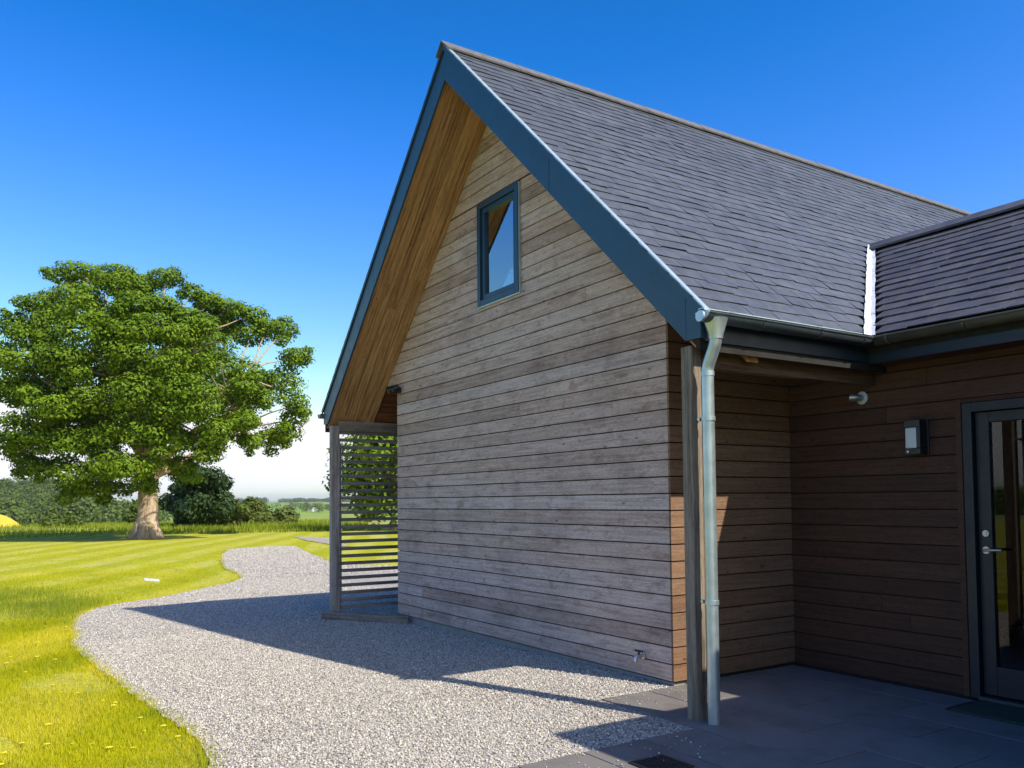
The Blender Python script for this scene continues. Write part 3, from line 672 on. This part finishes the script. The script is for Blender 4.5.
def sheet(name, poly, mt, zf, cuts=()):
    bm = bmesh.new(); f = bm.faces.new([bm.verts.new((x, y, 0)) for x, y in poly]); bmesh.ops.triangulate(bm, faces=[f])
    for x in cuts: bmesh.ops.bisect_plane(bm, geom=bm.verts[:] + bm.edges[:] + bm.faces[:], plane_co=(x, 0, 0), plane_no=(1, 0, 0), dist=1e-5)
    for v in bm.verts: v.co.z = zf(v.co.x, v.co.y)
    bmesh.ops.recalc_face_normals(bm, faces=bm.faces)
    if bm.faces[0].normal.z < 0: bmesh.ops.reverse_faces(bm, faces=bm.faces)
    me = bpy.data.meshes.new(name); bm.to_mesh(me); bm.free(); me.materials.append(mt); o = bpy.data.objects.new(name, me); C.objects.link(o); return o
tag(sheet('gravel_drive', GRW, M['gravel'], gz, [i * .5 for i in range(0, 11)]), kind='structure')
tag(sheet('gravel_track', wob([(-27.5, 7.7), (-24.9, 8.5), (-22.0, 7.5), (-18, 6.6), (-17.8, 6.2), (-23.8, 6.9)], .04, .5), M['gravel'], gz), kind='structure')
# paving slabs
mb = MB(); r_ = random.Random(2); row = 0; y = -6.12
while y < P - .01:
    y1 = min(y + .45, P - .003); x = 5.95 - .9 * 2 - (.45 if row % 2 else 0)
    while x < 14:
        xs = x; xe = x + .9; x += .9
        lim = 5.95 if y < -.88 else 5.0
        xs = max(xs, lim); xe = min(xe, 14)
        if 8.34 < xe and y > -.3: xe = min(xe, 8.34)
        if xe - xs < .05: continue
        dz = r_.uniform(-.0015, .0015)
        if xs < 5.02 and y1 < 0.2 and y1 > -.1: pass
        mb.box(xs + .004, xe - .004, y + .004, y1 - .004, -.06, dz)
    y += .45; row += 1
tag(mb.build('paving', M['paver'], None, .003), kind='structure')
# rising land: lawn plateau, valley, far hills. polar grid about the viewpoint
def smooth(t): t = np.clip(t, 0, 1); return t * t * (3 - 2 * t)
def land(x, y):
    dx, dy = x - CAM.x, y - CAM.y; r = np.hypot(dx, dy); az = np.degrees(np.arctan2(dy, dx)) % 360
    t = np.clip(x / 5.0, 0, 1); t = t * t * (3 - 2 * t); near = -.085 + .053 * t
    dip = -6.5 * smooth((r - 62) / 170)
    left = smooth((az - 171.5) / 4.5)                 # towards the wooded hill
    hill = left * (15.5 * smooth((r - 300) / 330) + 8 * smooth((r - 900) / 900))
    right = (1 - left) * (5.5 * smooth((r - 700) / 1300) + 17 * smooth((r - 1900) / 1700) * (.75 + .25 * np.sin(az * 1.3)))
    roll = (np.sin(x * .021 + 1) * np.cos(y * .017) * 1.1) * smooth((r - 90) / 200) + (np.sin(x * .0041) * np.sin(y * .0052 + 1) * 4) * smooth((r - 600) / 900)
    return near + dip + hill + right + roll
rs = np.concatenate([[0.0], np.geomspace(1.0, 70, 60), np.geomspace(75, 5200, 90)]); na = 360
A = np.linspace(0, 2 * np.pi, na, endpoint=False); RR, AA = np.meshgrid(rs, A, indexing='ij')
X = CAM.x + RR * np.cos(AA); Y = CAM.y + RR * np.sin(AA); Z = land(X, Y)
v = np.stack([X, Y, Z], -1).reshape(-1, 3); i, j = np.meshgrid(np.arange(len(rs) - 1), np.arange(na), indexing='ij'); i = i.ravel(); j = j.ravel(); j2 = (j + 1) % na
g_ = raw('ground', v, np.stack([i * na + j, (i + 1) * na + j, (i + 1) * na + j2, i * na + j2], -1), M['terrain']); tag(g_, kind='structure')
g_.data.polygons.foreach_set('use_smooth', [True] * len(g_.data.polygons))

# loose stones on the drive
def stones(n, x0, x1, y0, y1, smin, smax, dens=None):
    x = rng.uniform(x0, x1, n); y = rng.uniform(y0, y1, n)
    ok = pip(x, y, GRW) & ~((x > -.03) & (x < 5.0) & (y > .02)) & ~((x > 4.98) & (y > -.885)) & ~((x > 5.93) & (y > -6))
    x, y = x[ok], y[ok]; n = len(x)
    base = np.array([(1, 0, 0), (-1, 0, 0), (0, 1, 0), (0, -1, 0), (0, 0, 1), (0, 0, -1)], float)
    fc = np.array([(0, 2, 4), (2, 1, 4), (1, 3, 4), (3, 0, 4), (2, 0, 5), (1, 2, 5), (3, 1, 5), (0, 3, 5)])
    s = rng.uniform(smin, smax, (n, 1, 1)) * rng.uniform(.6, 1.2, (n, 1, 3)); pts = base[None] * rng.uniform(.7, 1.25, (n, 6, 1)) * s
    pts += rng.normal(0, .18, (n, 6, 3)) * s
    a = rng.uniform(0, 6.28, n); ca, sa = np.cos(a)[:, None], np.sin(a)[:, None]
    px = pts[..., 0] * ca - pts[..., 1] * sa; py = pts[..., 0] * sa + pts[..., 1] * ca; pz = pts[..., 2] * .75
    t = np.clip(x / 5.0, 0, 1); t = t * t * (3 - 2 * t); zz = -.065 + .053 * t + s[:, 0, 2] * .3
    V = np.stack([px + x[:, None], py + y[:, None], pz + zz[:, None]], -1).reshape(-1, 3)
    F = (fc[None] + (np.arange(n) * 6)[:, None, None]).reshape(-1, 3)
    return V, F
def strays(n):
    V, F = stones(60000, 1, 5, -3, -.5, .004, .009); m_ = len(V) // 6; V = V.reshape(m_, 6, 3)[:n]; c = V.mean(1, keepdims=True)
    x = 5.0 + np.abs(rng.normal(0, .35, n)); y = rng.uniform(-2.2, .0, n); x = np.where(y < -.88, x + .95, x); V = V - c + np.stack([x, y, np.full(n, .005)], -1)[:, None, :]
    return V.reshape(-1, 3), F[:n * 8]
parts_ = [strays(150), stones(95000, -.5, 6.2, -3.75, .05, .0045, .0105), stones(50000, -7, -.5, -3.75, 1.5, .006, .012), stones(26000, -19.5, -7, -.5, 5.2, .010, .018)]
off = 0; Vs = []; Fs = []
for V, F in parts_: Vs.append(V); Fs.append(F + off); off += len(V)
tag(raw('gravel_stones', np.concatenate(Vs), np.concatenate(Fs), M['stone']), 'loose pale grey gravel covering the drive', 'gravel', kind='stuff')

# grass blades
def blades(n, xy, h0, h1, w, mt, name, label, lean=.5):
    x, y = xy; n = len(x); a = rng.uniform(0, 6.28, n); h = rng.uniform(h0, h1, n); b = rng.uniform(0, 6.28, n); l = h * rng.uniform(0, lean, n); ww = w * rng.uniform(.6, 1.3, n)
    z = land(x, y)
    V = np.stack([np.stack([x - ww * np.cos(a), y - ww * np.sin(a), z - .005], -1), np.stack([x + ww * np.cos(a), y + ww * np.sin(a), z - .005], -1),
                  np.stack([x + l * np.cos(b), y + l * np.sin(b), z + h], -1)], 1).reshape(-1, 3)
    return tag(raw(name, V, np.arange(3 * n).reshape(-1, 3), mt), label, 'grass', kind='stuff')
def scatter(n, x0, x1, y0, y1, dens=None):
    x = rng.uniform(x0, x1, n); y = rng.uniform(y0, y1, n); ok = ~pip(x, y, GRW) & ~((x > 5.9) & (y > -6.2) & (y < 2))
    wn = np.sin(x * 1.7 + 2 * np.sin(y * 1.1)) * np.sin(y * 2.3 + np.sin(x * .9)); ok &= (wn < .62) | (rng.random(n) < .3)
    if dens is not None: ok &= dens(x, y)
    return x[ok], y[ok]
q1 = scatter(150000, -3, 6.0, -5.6, -3.3); q2 = scatter(80000, -12, -3, -7, 0); q3 = scatter(34000, -26, -12, -7, 8)
xy = (np.concatenate([q1[0], q2[0], q3[0]]), np.concatenate([q1[1], q2[1], q3[1]]))
blades(0, xy, .018, .055, .0028, M['blade'], 'lawn_grass', 'short yellow green grass growing on the lawn', .9)
q = scatter(110000, -9.5, -2.2, -8, -1.0, lambda x, y: rng.random(len(x)) < 1.1 * np.exp(-((y + 3.6 - (x + 4) * .14) / .7) ** 2 - ((x + 5.2) / 2.2) ** 2))
blades(0, q, .04, .12, .0035, M['lush'], 'tall_grass', 'longer lush grass beside the bend of the gravel', .8)
# ragged edge of the turf, leaning over the stones
eg = [(Vector(a), Vector(b)) for a, b in zip(GRW, GRW[1:] + GRW[:1]) if a[0] < 5.6 and not (a[1] > 2 and a[0] > -9) and a[0] > -19.6]
ex, ey = [], []
for a, b in eg:
    m_ = int((b - a).length * (620 if a.x > -5 else 260))
    t_ = rng.random(m_); nn = Vector((-(b - a).y, (b - a).x)).normalized(); o_ = rng.normal(-.01, .035, m_)
    o_ += .05 * np.maximum(0, np.sin(a.x * 7.0 + a.y * 5) + np.sin(a.x * 17)) * rng.random(m_)
    ex.append(a.x + (b.x - a.x) * t_ + nn.x * o_); ey.append(a.y + (b.y - a.y) * t_ + nn.y * o_)
blades(0, (np.concatenate(ex), np.concatenate(ey)), .02, .075, .003, M['blade'], 'edge_grass', 'tufts of grass leaning over the edge of the gravel', 1.1)
# rough grass bank beyond the lawn
az = R(1) * rng.uniform(157, 182, 42000); rr_ = rng.uniform(46, 74, 42000); x, y = CAM.x + rr_ * np.cos(az), CAM.y + rr_ * np.sin(az)
ok = (np.sin(x * .9) * np.sin(y * .7 + 1) + rng.normal(0, .5, len(x))) > -.2; x, y = x[ok], y[ok]
ok = rng.random(len(x)) < np.where(x * .03 - y * .12 + 2.0 > .3, .25, 1.0); x, y = x[ok], y[ok]
blades(0, (x, y), .06, .38, .03, M['lush'], 'rough_grass', 'rough tall grass along the far edge of the lawn', .6)

# dandelions: every flower its own object
mb = MB(); mb.tube([(0, 0, -.01), (.004, 0, .05)], .0022, 5)
for k in range(9):
    a = 2 * math.pi * k / 9; c_, s_ = math.cos(a), math.sin(a)
    mb.add([(.004, 0, .05), (.004 + .017 * c_ - .006 * s_, .017 * s_ + .006 * c_, .056), (.004 + .022 * c_, .022 * s_, .054), (.004 + .017 * c_ + .006 * s_, .017 * s_ - .006 * c_, .056)], [(0, 1, 2, 3)])
mb.tube([(.004, 0, .05), (.004, 0, .058)], [.008, .011], 8)
d0 = mb.build('dandelion', M['flower']); n = 0
tag(d0, 'small yellow dandelion flower growing in the lawn by the gravel', 'flower', 'dandelions in the lawn')
spots = [scatter(75, -2.5, 4.9, -5.0, -3.45), scatter(90, -9, -2.5, -6, -.5)]
for (xs, ys) in spots:
    zs_ = land(xs, ys)
    for x, y, z in zip(xs, ys, zs_):
        o = d0 if n == 0 else d0.copy()
        if n: C.objects.link(o)
        o.location = (x, y, z - .012); o.rotation_euler = (0, 0, random.uniform(0, 6)); s_ = random.uniform(.45, 1.0); o.scale = (s_, s_, s_ * random.uniform(.7, 1)); n += 1

# ------------------------------------------------------------------ trees
def leaves(puffs, density, size, shell=.55, up=.35, topw=0):
    """puffs: array rows (x,y,z,rx,ry,rz,n)"""
    Vs = []
    for (cx, cy, cz, rx, ry, rz, n) in puffs:
        n = int(n * density)
        if n < 1: continue
        d = rng.normal(0, 1, (n, 3)); d /= np.linalg.norm(d, axis=1)[:, None]
        if topw: flip = (d[:, 2] < 0) & (rng.random(n) < topw); d[flip, 2] *= -1
        rad = shell + (1 - shell) * rng.random(n) ** .6; rad *= 1 + .22 * np.sin(d[:, 0] * 5 + cx) * np.sin(d[:, 2] * 4 + cz) + rng.normal(0, .07, n)
        p = d * rad[:, None] * np.array([rx, ry, rz]) + np.array([cx, cy, cz])
        nrm = d * 1.1 + rng.normal(0, .42, (n, 3)); nrm[:, 2] += up; nrm /= np.linalg.norm(nrm, axis=1)[:, None]
        t = np.cross(nrm, rng.normal(0, 1, (n, 3))); t /= np.linalg.norm(t, axis=1)[:, None]; b = np.cross(nrm, t)
        s = size * rng.uniform(.6, 1.3, (n, 1))
        Vs.append(np.stack([p - t * s, p - b * s * .55, p + t * s, p + b * s * .55], 1))
    V = np.concatenate(Vs).reshape(-1, 3); return V, np.arange(len(V)).reshape(-1, 4)
def limb(mb, p0, p1, r0, r1, bend=.12, seg=8, n=6):
    p0, p1 = Vector(p0), Vector(p1); L = (p1 - p0).length; pts = []; w = Vector((random.uniform(-1, 1), random.uniform(-1, 1), random.uniform(-.3, .8))) * bend * L
    for i in range(n + 1):
        t = i / n; pts.append(p0.lerp(p1, t) + w * math.sin(math.pi * t) + Vector((random.uniform(-1, 1), random.uniform(-1, 1), random.uniform(-1, 1))) * L * .02 * (0 < i < n))
    mb.tube(pts, [r0 + (r1 - r0) * i / n for i in range(n + 1)], seg); return pts
RT = Vector((.541, .841, 0)); FW = Vector((-.841, .541, 0))
tb = Vector((-31.2, 2.1, -.08))
tree = empty('sycamore_tree', tb, 'large spreading sycamore tree with a pale thick trunk standing alone on the lawn', 'tree')
PUFF = [(445, 130, 55, 34), (470, 215, 60, 40), (590, 300, 60, 40), (650, 390, 50, 40), (560, 340, 60, 40), (640, 310, 50, 34), (230, 65, 70, 28), (160, 80, 50, 22), (350, 90, 70, 35), (400, 110, 40, 30), (260, 110, 70, 40), (180, 135, 70, 35), (120, 170, 60, 30), (60, 195, 45, 30), (30, 250, 45, 30), (120, 230, 70, 40), (200, 200, 60, 40), (300, 160, 70, 40), (330, 220, 80, 45), (420, 170, 50, 35), (500, 145, 60, 28), (560, 165, 55, 28), (480, 190, 70, 40), (600, 195, 50, 30), (640, 220, 50, 35), (560, 230, 70, 40), (640, 270, 50, 35), (520, 290, 80, 45), (420, 270, 70, 45), (300, 280, 70, 45), (230, 250, 70, 40), (160, 290, 70, 35), (70, 340, 75, 35), (120, 350, 60, 35), (20, 365, 55, 28), (640, 340, 60, 45), (700, 350, 45, 35), (715, 390, 30, 35), (690, 430, 45, 35), (600, 400, 70, 45), (520, 400, 70, 50), (430, 370, 70, 50), (330, 380, 70, 45), (240, 400, 80, 45), (180, 420, 80, 40), (170, 470, 80, 40), (80, 480, 60, 35), (60, 520, 40, 25), (100, 540, 50, 28), (160, 540, 60, 30), (260, 480, 80, 50), (350, 470, 70, 45), (440, 460, 70, 50), (530, 480, 60, 45), (620, 470, 60, 45), (680, 480, 40, 30), (600, 520, 45, 30), (520, 540, 40, 25), (260, 560, 80, 40), (350, 530, 70, 40), (430, 530, 60, 40), (230, 600, 60, 30), (300, 590, 55, 32), (420, 585, 40, 28), (540, 560, 30, 15)]
puffs = []; heads = []
for (qx, qy, rx, ry) in PUFF:
    u = (qx / 2.4 - 146) / 24.3 + (.5 if qx < 135 else 0) + (.25 if qx > 600 and qy < 300 else 0); z = (538 - (240 + qy / 2.4)) / 22.3; a, b = rx / 2.4 / 22.0 * .92, ry / 2.4 / 22.0 * .92
    e_ = max(0.0, 1 - ((u - .1) / 7.2) ** 2 - ((z - 7.2) / 5.8) ** 2); dm_ = 5.2 * math.sqrt(e_) + .5
    for dd in ([-1, .8] if dm_ > 2 else [random.choice((-.5, .5))]):
        if dd > .6 and (random.random() < .4 or qx < 130): continue
        w = dd * dm_ * random.uniform(.75, 1.0); uu = u + random.uniform(-.25, .25); zz = z + random.uniform(-.2, .2)
        pf_ = 1 + w / 38.; uu *= pf_; zz = 1.44 + (zz - 1.44) * pf_; c = tb + RT * uu + FW * w + Vector((0, 0, zz)); k = random.uniform(.85, 1.1)
        puffs.append((c.x, c.y, c.z, a * k * .92, a * k * .92, b * k * .80, 400 * (a * b / .95) ** .8)); heads.append((c, b))
mains = [(-4.2, -1, 6.2), (-2.6, 1.5, 8.4), (-1.0, -1.2, 9.6), (.8, 1.2, 9.2), (2.6, -1.2, 8.6), (4.2, .8, 7.4), (4.6, -1.5, 5.6), (-4.8, 1.2, 4.4), (3.4, 2.5, 5.2), (0.6, -3.4, 6.6), (-1.5, -3.2, 5.6), (-.5, 3.5, 6.5), (2.2, -3.0, 5.0)]
tips_ = [[tb + (RT * u + FW * w) * k + Vector((0, 0, 3.4 + (z - 3.4) * k)) + Vector((0, 0, .35)) for k in (.72, .98)] for (u, w, z) in mains]
for (c, b) in list(heads):
    for q in range(2):
        a_ = random.uniform(0, 6.28); s_ = random.uniform(.32, .6); o_ = RT * math.cos(a_) * b * random.uniform(.7, 1.3) + Vector((0, 0, math.sin(a_) * b * .9)) + FW * random.uniform(-.7, .5)
        p = c + o_; puffs.append((p.x, p.y, p.z, b * s_ * 1.5, b * s_ * 1.5, b * s_, 300 * (b * b * s_ * s_ * 1.5) ** .8))
for pts in tips_:
    for p in pts: puffs.append((p.x, p.y, p.z, 1.0, 1.0, .65, 230))
for q in range(30):
    d_ = Vector((random.gauss(0, 1), random.gauss(0, 1), random.gauss(0, 1))).normalized() * random.random() ** .5
    p = tb + RT * d_.x * 4.6 + FW * d_.y * 3.4 + Vector((0, 0, 7.0 + d_.z * 4.0)); puffs.append((p.x, p.y, p.z, 1.25, 1.25, .8, 330))
def clear(p):   # the low sun reaches the trunk through a gap in the crown
    for z_ in (.4, 1.0, 1.7):
        d_ = Vector(p) - (tb + Vector((0, 0, z_))); t_ = d_.dot(SUN)
        if t_ > 0 and (d_ - SUN * t_).length < .75: return False
    return True
puffs = [p for p in puffs if clear(p[:3])]
V, F = leaves(puffs, 3.5, .078, .55, .35, .15); raw('crown', V, F, M['sycamore'], tree)
mb = MB(); tr_ = [tb + Vector((0, 0, -.3)), tb + Vector((0, 0, .05)), tb + Vector((0, .0, .35)), tb + Vector((.0, .05, 1.0)), tb + RT * .05 + Vector((0, 0, 1.8)), tb + RT * .1 + Vector((0, 0, 2.8)), tb + RT * .2 + Vector((0, 0, 4.2))]
mb.tube(tr_, [.68, .58, .49, .45, .43, .42, .34], 20)
for k in range(7):
    a = k * .9 + .3; d_ = Vector((math.cos(a), math.sin(a), 0)); mb.tube([tb + d_ * .33 + Vector((0, 0, .7)), tb + d_ * .5 + Vector((0, 0, .22)), tb + d_ * .75 + Vector((0, 0, -.1))], [.17, .17, .08], 8)
tips = []
top = tr_[-1]; mid = tr_[-2]
mains = [(-4.2, -1, 6.2), (-2.6, 1.5, 8.4), (-1.0, -1.2, 9.6), (.8, 1.2, 9.2), (2.6, -1.2, 8.6), (4.2, .8, 7.4), (4.6, -1.5, 5.6), (-4.8, 1.2, 4.4), (3.4, 2.5, 5.2), (0.6, -3.4, 6.6), (-1.5, -3.2, 5.6), (-.5, 3.5, 6.5), (2.2, -3.0, 5.0)]
for (u, w, z) in mains:
    p1 = tb + RT * u + FW * w + Vector((0, 0, z)); st_ = (mid if z < 6 else top).copy(); pts = limb(mb, st_, p1, .24, .10, .10, 9, 7); tips.append(pts)
for (c, b) in heads:
    best = min((p for pts in tips for p in pts[2:]), key=lambda p: (p - c).length + max(0, p.z - c.z))
    limb(mb, best, c - Vector((0, 0, b * .2)), .06, .018, .14, 6, 5)
mb.build('trunk', M['bark'], tree)

def simple_tree(name, base, label, cat, height, width, mt, npuff, nleaf, lsize, group=None, trunk=True, low=.25, flat=.8, seed=1):
    rs_ = random.Random(seed); base = Vector(base); t = empty(name, base, label, cat, group); pf = []
    for k in range(npuff):
        z = rs_.uniform(low, .93) * height; prof = math.sin(math.pi * min(1, max(0.05, (z / height - low * .6) / (1 - low * .6)))) ** .6
        a = rs_.uniform(0, 6.28); rr2 = math.sqrt(rs_.random()) * width / 2 * prof * .8; s_ = width * rs_.uniform(.13, .22)
        pf.append((base.x + rr2 * math.cos(a), base.y + rr2 * math.sin(a), base.z + z, s_, s_, s_ * flat, nleaf))
    V, F = leaves(pf, 1, lsize, .45); raw('crown' if trunk else 'foliage', V, F, mt, t)
    m2 = MB(); m2.tube([base - Vector((0, 0, .3)), base + Vector((0, 0, height * .35)), base + Vector((.1, 0, height * .75))], [height * .028, height * .02, height * .006], 8)
    for k in range(0, npuff, 2): p = pf[k]; limb(m2, base + Vector((0, 0, height * rs_.uniform(.2, .5) * (1 if trunk else .3))), p[:3], height * .011, height * .004, .1, 5, 4)
    m2.build('trunk' if trunk else 'stem', M['bark'], t)
    return t
def gl(x, y): return float(land(np.array([x]), np.array([y]))[0])
def at(px, dist):   # point on the ground at that bearing
    az_ = R(178.6 - px * .0593) if px < 420 else R(154.85 - (px - 400) * .057); x, y = CAM.x + dist * math.cos(az_), CAM.y + dist * math.sin(az_); return (x, y, gl(x, y))
simple_tree('broadleaf_tree', at(393, 47), 'leafy broad tree standing behind the slatted screen', 'tree', 6.6, 8.5, M['sycamore'], 40, 420, .15, low=.2, seed=3)
simple_tree('dark_bush', at(188, 57), 'tall dark dense bush right behind the big tree', 'bush', 3.9, 4.6, M['bushleaf'], 34, 420, .13, trunk=False, low=.05, seed=4)
simple_tree('dark_bush', at(170, 60), 'dark bush half hidden by the thick trunk of the big tree', 'bush', 2.9, 3.2, M['bushleaf'], 20, 380, .13, trunk=False, low=.05, seed=5)
HB = [(214, 58, 2.2, 2.8, 'rounded green shrub right beside the tall dark bush', 6), (232, 62, 1.8, 3.2, 'middle shrub of the row right of the tall dark bush', 7), (248, 64, 1.3, 3.2, 'low wide shrub in front of the far pale fields', 8), (266, 63, 1.0, 3.0, 'low shrub at the left end of the far green field', 9),
      (124, 70, 1.5, 2.6, 'green shrub just left of the thick tree trunk', 11), (58, 66, .55, 3.2, 'low dark clump at the lawn edge below the wooded hill', 13)]
for (px, dist, h_, w_, lb, sd_) in HB:
    simple_tree('shrub', at(px, dist), lb, 'shrub', h_, w_, M['hedgeleaf'] if px > 200 else M['woodleaf'], 16, 300, .13, 'shrubs along the edge of the lawn', trunk=False, low=.05, seed=sd_)

# woods far off: read as masses
def woods(name, label, azs, rads, n, h, w, mt, nl, ls):
    a = R(1) * rng.uniform(*azs, n); r_ = rng.uniform(*rads, n); x, y = CAM.x + r_ * np.cos(a), CAM.y + r_ * np.sin(a); z = land(x, y); pf = []
    for i in range(n):
        hh = h * rng.uniform(.7, 1.25); ww = w * rng.uniform(.7, 1.2)
        pf.append((x[i], y[i], z[i] + hh * .5, ww / 2, ww / 2, hh * .5, nl))
        pf.append((x[i] + rng.uniform(-.3, .3) * ww, y[i] + rng.uniform(-.3, .3) * ww, z[i] + hh * .72, ww * .34, ww * .34, hh * .34, nl * .6))
    V, F = leaves(pf, 1, ls, .7); return tag(raw(name, V, F, mt), label, 'woodland', kind='stuff')
woods('woodland', 'dense green wood covering the hill at the left', (170.2, 186), (270, 640), 330, 7.5, 12, M['woodleaf'], 260, .65)
woods('woodland', 'distant tree belt on the skyline left of the far fields', (163.5, 167.2), (1900, 2200), 60, 11, 16, M['woodleaf'], 70, 1.6)
woods('woodland', 'far dark wood along the right skyline', (157.5, 162.6), (2100, 2500), 100, 9, 22, M['woodleaf'], 70, 1.8)
woods('woodland', 'hedgerow trees among the far fields', (158, 167), (640, 1000), 46, 7, 9, M['hedgeleaf'], 90, .8)
woods('woodland', 'wood beyond the lawn behind the viewpoint', (225, 300), (190, 260), 240, 7, 9, M['woodleaf'], 120, .7)
# yellow crop on a slope at the left
n1_, n2_ = 30, 14; vs = []
for i in range(n1_ + 1):
    a = R(176.3 + 10 * i / n1_)
    for j in range(n2_ + 1):
        r_ = 170 + 55 * j / n2_; x, y = CAM.x + r_ * math.cos(a), CAM.y + r_ * math.sin(a); b_ = gl(x, y); e = .5 - .5 * math.cos(math.pi * min(1, i / 7)); e = e * (.94 + .06 * math.sin(i * .8)); vs.append((x, y, b_ - .4 + e * 6.9 * math.sin(math.pi * .5 * j / n2_) + random.uniform(-.08, .08)))
fs = [(i * (n2_ + 1) + j, (i + 1) * (n2_ + 1) + j, (i + 1) * (n2_ + 1) + j + 1, i * (n2_ + 1) + j + 1) for i in range(n1_) for j in range(n2_)]
mb = MB(); mb.add(vs, fs, True); o = mb.build('flowering_field', M['rape']); tag(o, kind='structure')
# white cottage far off
ct = empty('white_cottage', at(305, 820), 'tiny white cottage far off among the green fields', 'house')
c = Vector(ct.location); mb = MB(); mb.prism([(c.y - 3, c.z - 1), (c.y + 3, c.z - 1), (c.y + 3, c.z + 2.4), (c.y, c.z + 4.4), (c.y - 3, c.z + 2.4)], (c.x - 3, c.x + 3), 0); mb.build('wall', M['white_wall'], ct)
mb = MB(); mb.prism([(c.y - 3.3, c.z + 2.2), (c.y, c.z + 4.45), (c.y + 3.3, c.z + 2.2), (c.y + 3.3, c.z + 2.5), (c.y, c.z + 4.8), (c.y - 3.3, c.z + 2.5)], (c.x - 3.3, c.x + 3.3), 0); mb.build('roof', M['slate'], ct)

# ------------------------------------------------------------------ air
hz = MB(); hz.box(-6200, 6200, -6200, 6200, -12, 62)
mh = bpy.data.materials.new('air'); mh.use_nodes = True; hn = mh.node_tree; hn.nodes.remove(hn.nodes['Principled BSDF'])
pv_ = nd(hn, 'ShaderNodeVolumePrincipled', Density=.00012, Anisotropy=.2); pv_.inputs['Color'].default_value = (.75, .86, 1, 1); hn.links.new(pv_.outputs[0], hn.nodes['Material Output'].inputs['Volume'])
tag(hz.build('haze', mh), kind='stuff')
# ------------------------------------------------------------------ light, sky, camera
sun = bpy.data.lights.new('sun', 'SUN'); sun.energy = 4.6; sun.angle = R(.53); sun.color = (1, .91, .77)
so = bpy.data.objects.new('sun', sun); C.objects.link(so); so.rotation_euler = (-SUN).to_track_quat('-Z', 'Y').to_euler()
w = bpy.data.worlds.new('World'); bpy.context.scene.world = w; w.use_nodes = True; nt = w.node_tree; bg = nt.nodes['Background']
st = nt.nodes.new('ShaderNodeTexSky'); st.sky_type = 'NISHITA'; st.sun_disc = False; st.sun_elevation = math.asin(SUN.z); st.sun_rotation = math.atan2(SUN.x, SUN.y)
st.air_density = 1.0; st.dust_density = 1.0; st.ozone_density = 6.0; st.altitude = 100
hs = nd(nt, 'ShaderNodeHueSaturation', Hue=.503, Saturation=1.17, Value=1.0); gm = nd(nt, 'ShaderNodeGamma', Gamma=1.5); nt.links.new(st.outputs[0], hs.inputs['Color']); nt.links.new(hs.outputs[0], gm.inputs[0]); cl = nd(nt, 'ShaderNodeMix', data_type='RGBA', blend_type='DARKEN'); cl.inputs[0].default_value = 1; cl.inputs[7].default_value = (8.4, 8.5, 8.6, 1); 
sr = nd(nt, 'ShaderNodeSeparateColor'); nt.links.new(gm.outputs[0], sr.inputs[0]); cr = nd(nt, 'ShaderNodeCombineColor')
cr_g = nd(nt, 'ShaderNodeMath', operation='MULTIPLY'); cr_g.inputs[1].default_value = 1.08; nt.links.new(sr.outputs[1], cr_g.inputs[0]); ma = nd(nt, 'ShaderNodeMath', operation='MULTIPLY_ADD'); ma.inputs[1].default_value = 2.05; ma.inputs[2].default_value = -.50; nt.links.new(sr.outputs[0], ma.inputs[0])
mx_ = nd(nt, 'ShaderNodeMath', operation='MAXIMUM'); mx_.inputs[1].default_value = .06; nt.links.new(ma.outputs[0], mx_.inputs[0]); mn = nd(nt, 'ShaderNodeMath', operation='MINIMUM'); nt.links.new(mx_.outputs[0], mn.inputs[0]); nt.links.new(cr_g.outputs[0], mn.inputs[1]); nt.links.new(mn.outputs[0], cr.inputs[0])
mg = nd(nt, 'ShaderNodeMath', operation='MULTIPLY'); mg.inputs[1].default_value = 1.12; nt.links.new(sr.outputs[1], mg.inputs[0]); nt.links.new(mg.outputs[0], cr.inputs[1]); nt.links.new(sr.outputs[2], cr.inputs[2])
nt.links.new(cr.outputs[0], cl.inputs[6]); nt.links.new(cl.outputs[2], bg.inputs[0]); bg.inputs[1].default_value = .09

cd = bpy.data.cameras.new('camera'); co = bpy.data.objects.new('camera', cd); C.objects.link(co)
yaw, pitch, roll, f, sy = .999, .0437, -.0094, 840.1, 80.37
fw = Vector((-math.sin(yaw) * math.cos(pitch), math.cos(yaw) * math.cos(pitch), math.sin(pitch))); rt = Vector((math.cos(yaw), math.sin(yaw), 0)); up = rt.cross(fw)
r1 = rt * math.cos(roll) + up * math.sin(roll); u1 = -rt * math.sin(roll) + up * math.cos(roll)
co.matrix_world = Matrix(((r1.x, u1.x, -fw.x, CAM.x), (r1.y, u1.y, -fw.y, CAM.y), (r1.z, u1.z, -fw.z, CAM.z), (0, 0, 0, 1)))
cd.sensor_width = 36; cd.lens = f / 1024 * 36; cd.shift_y = sy / 1024; cd.clip_end = 20000; cd.clip_start = .05
sc_ = bpy.context.scene; sc_.camera = co
sc_.view_settings.view_transform = 'Standard'; sc_.view_settings.look = 'None'; sc_.view_settings.exposure = .6; sc_.view_settings.gamma = 1; sc_.view_settings.use_curve_mapping = False
sc_.render.engine = 'CYCLES'; sc_.cycles.max_bounces = 8; sc_.cycles.transparent_max_bounces = 12
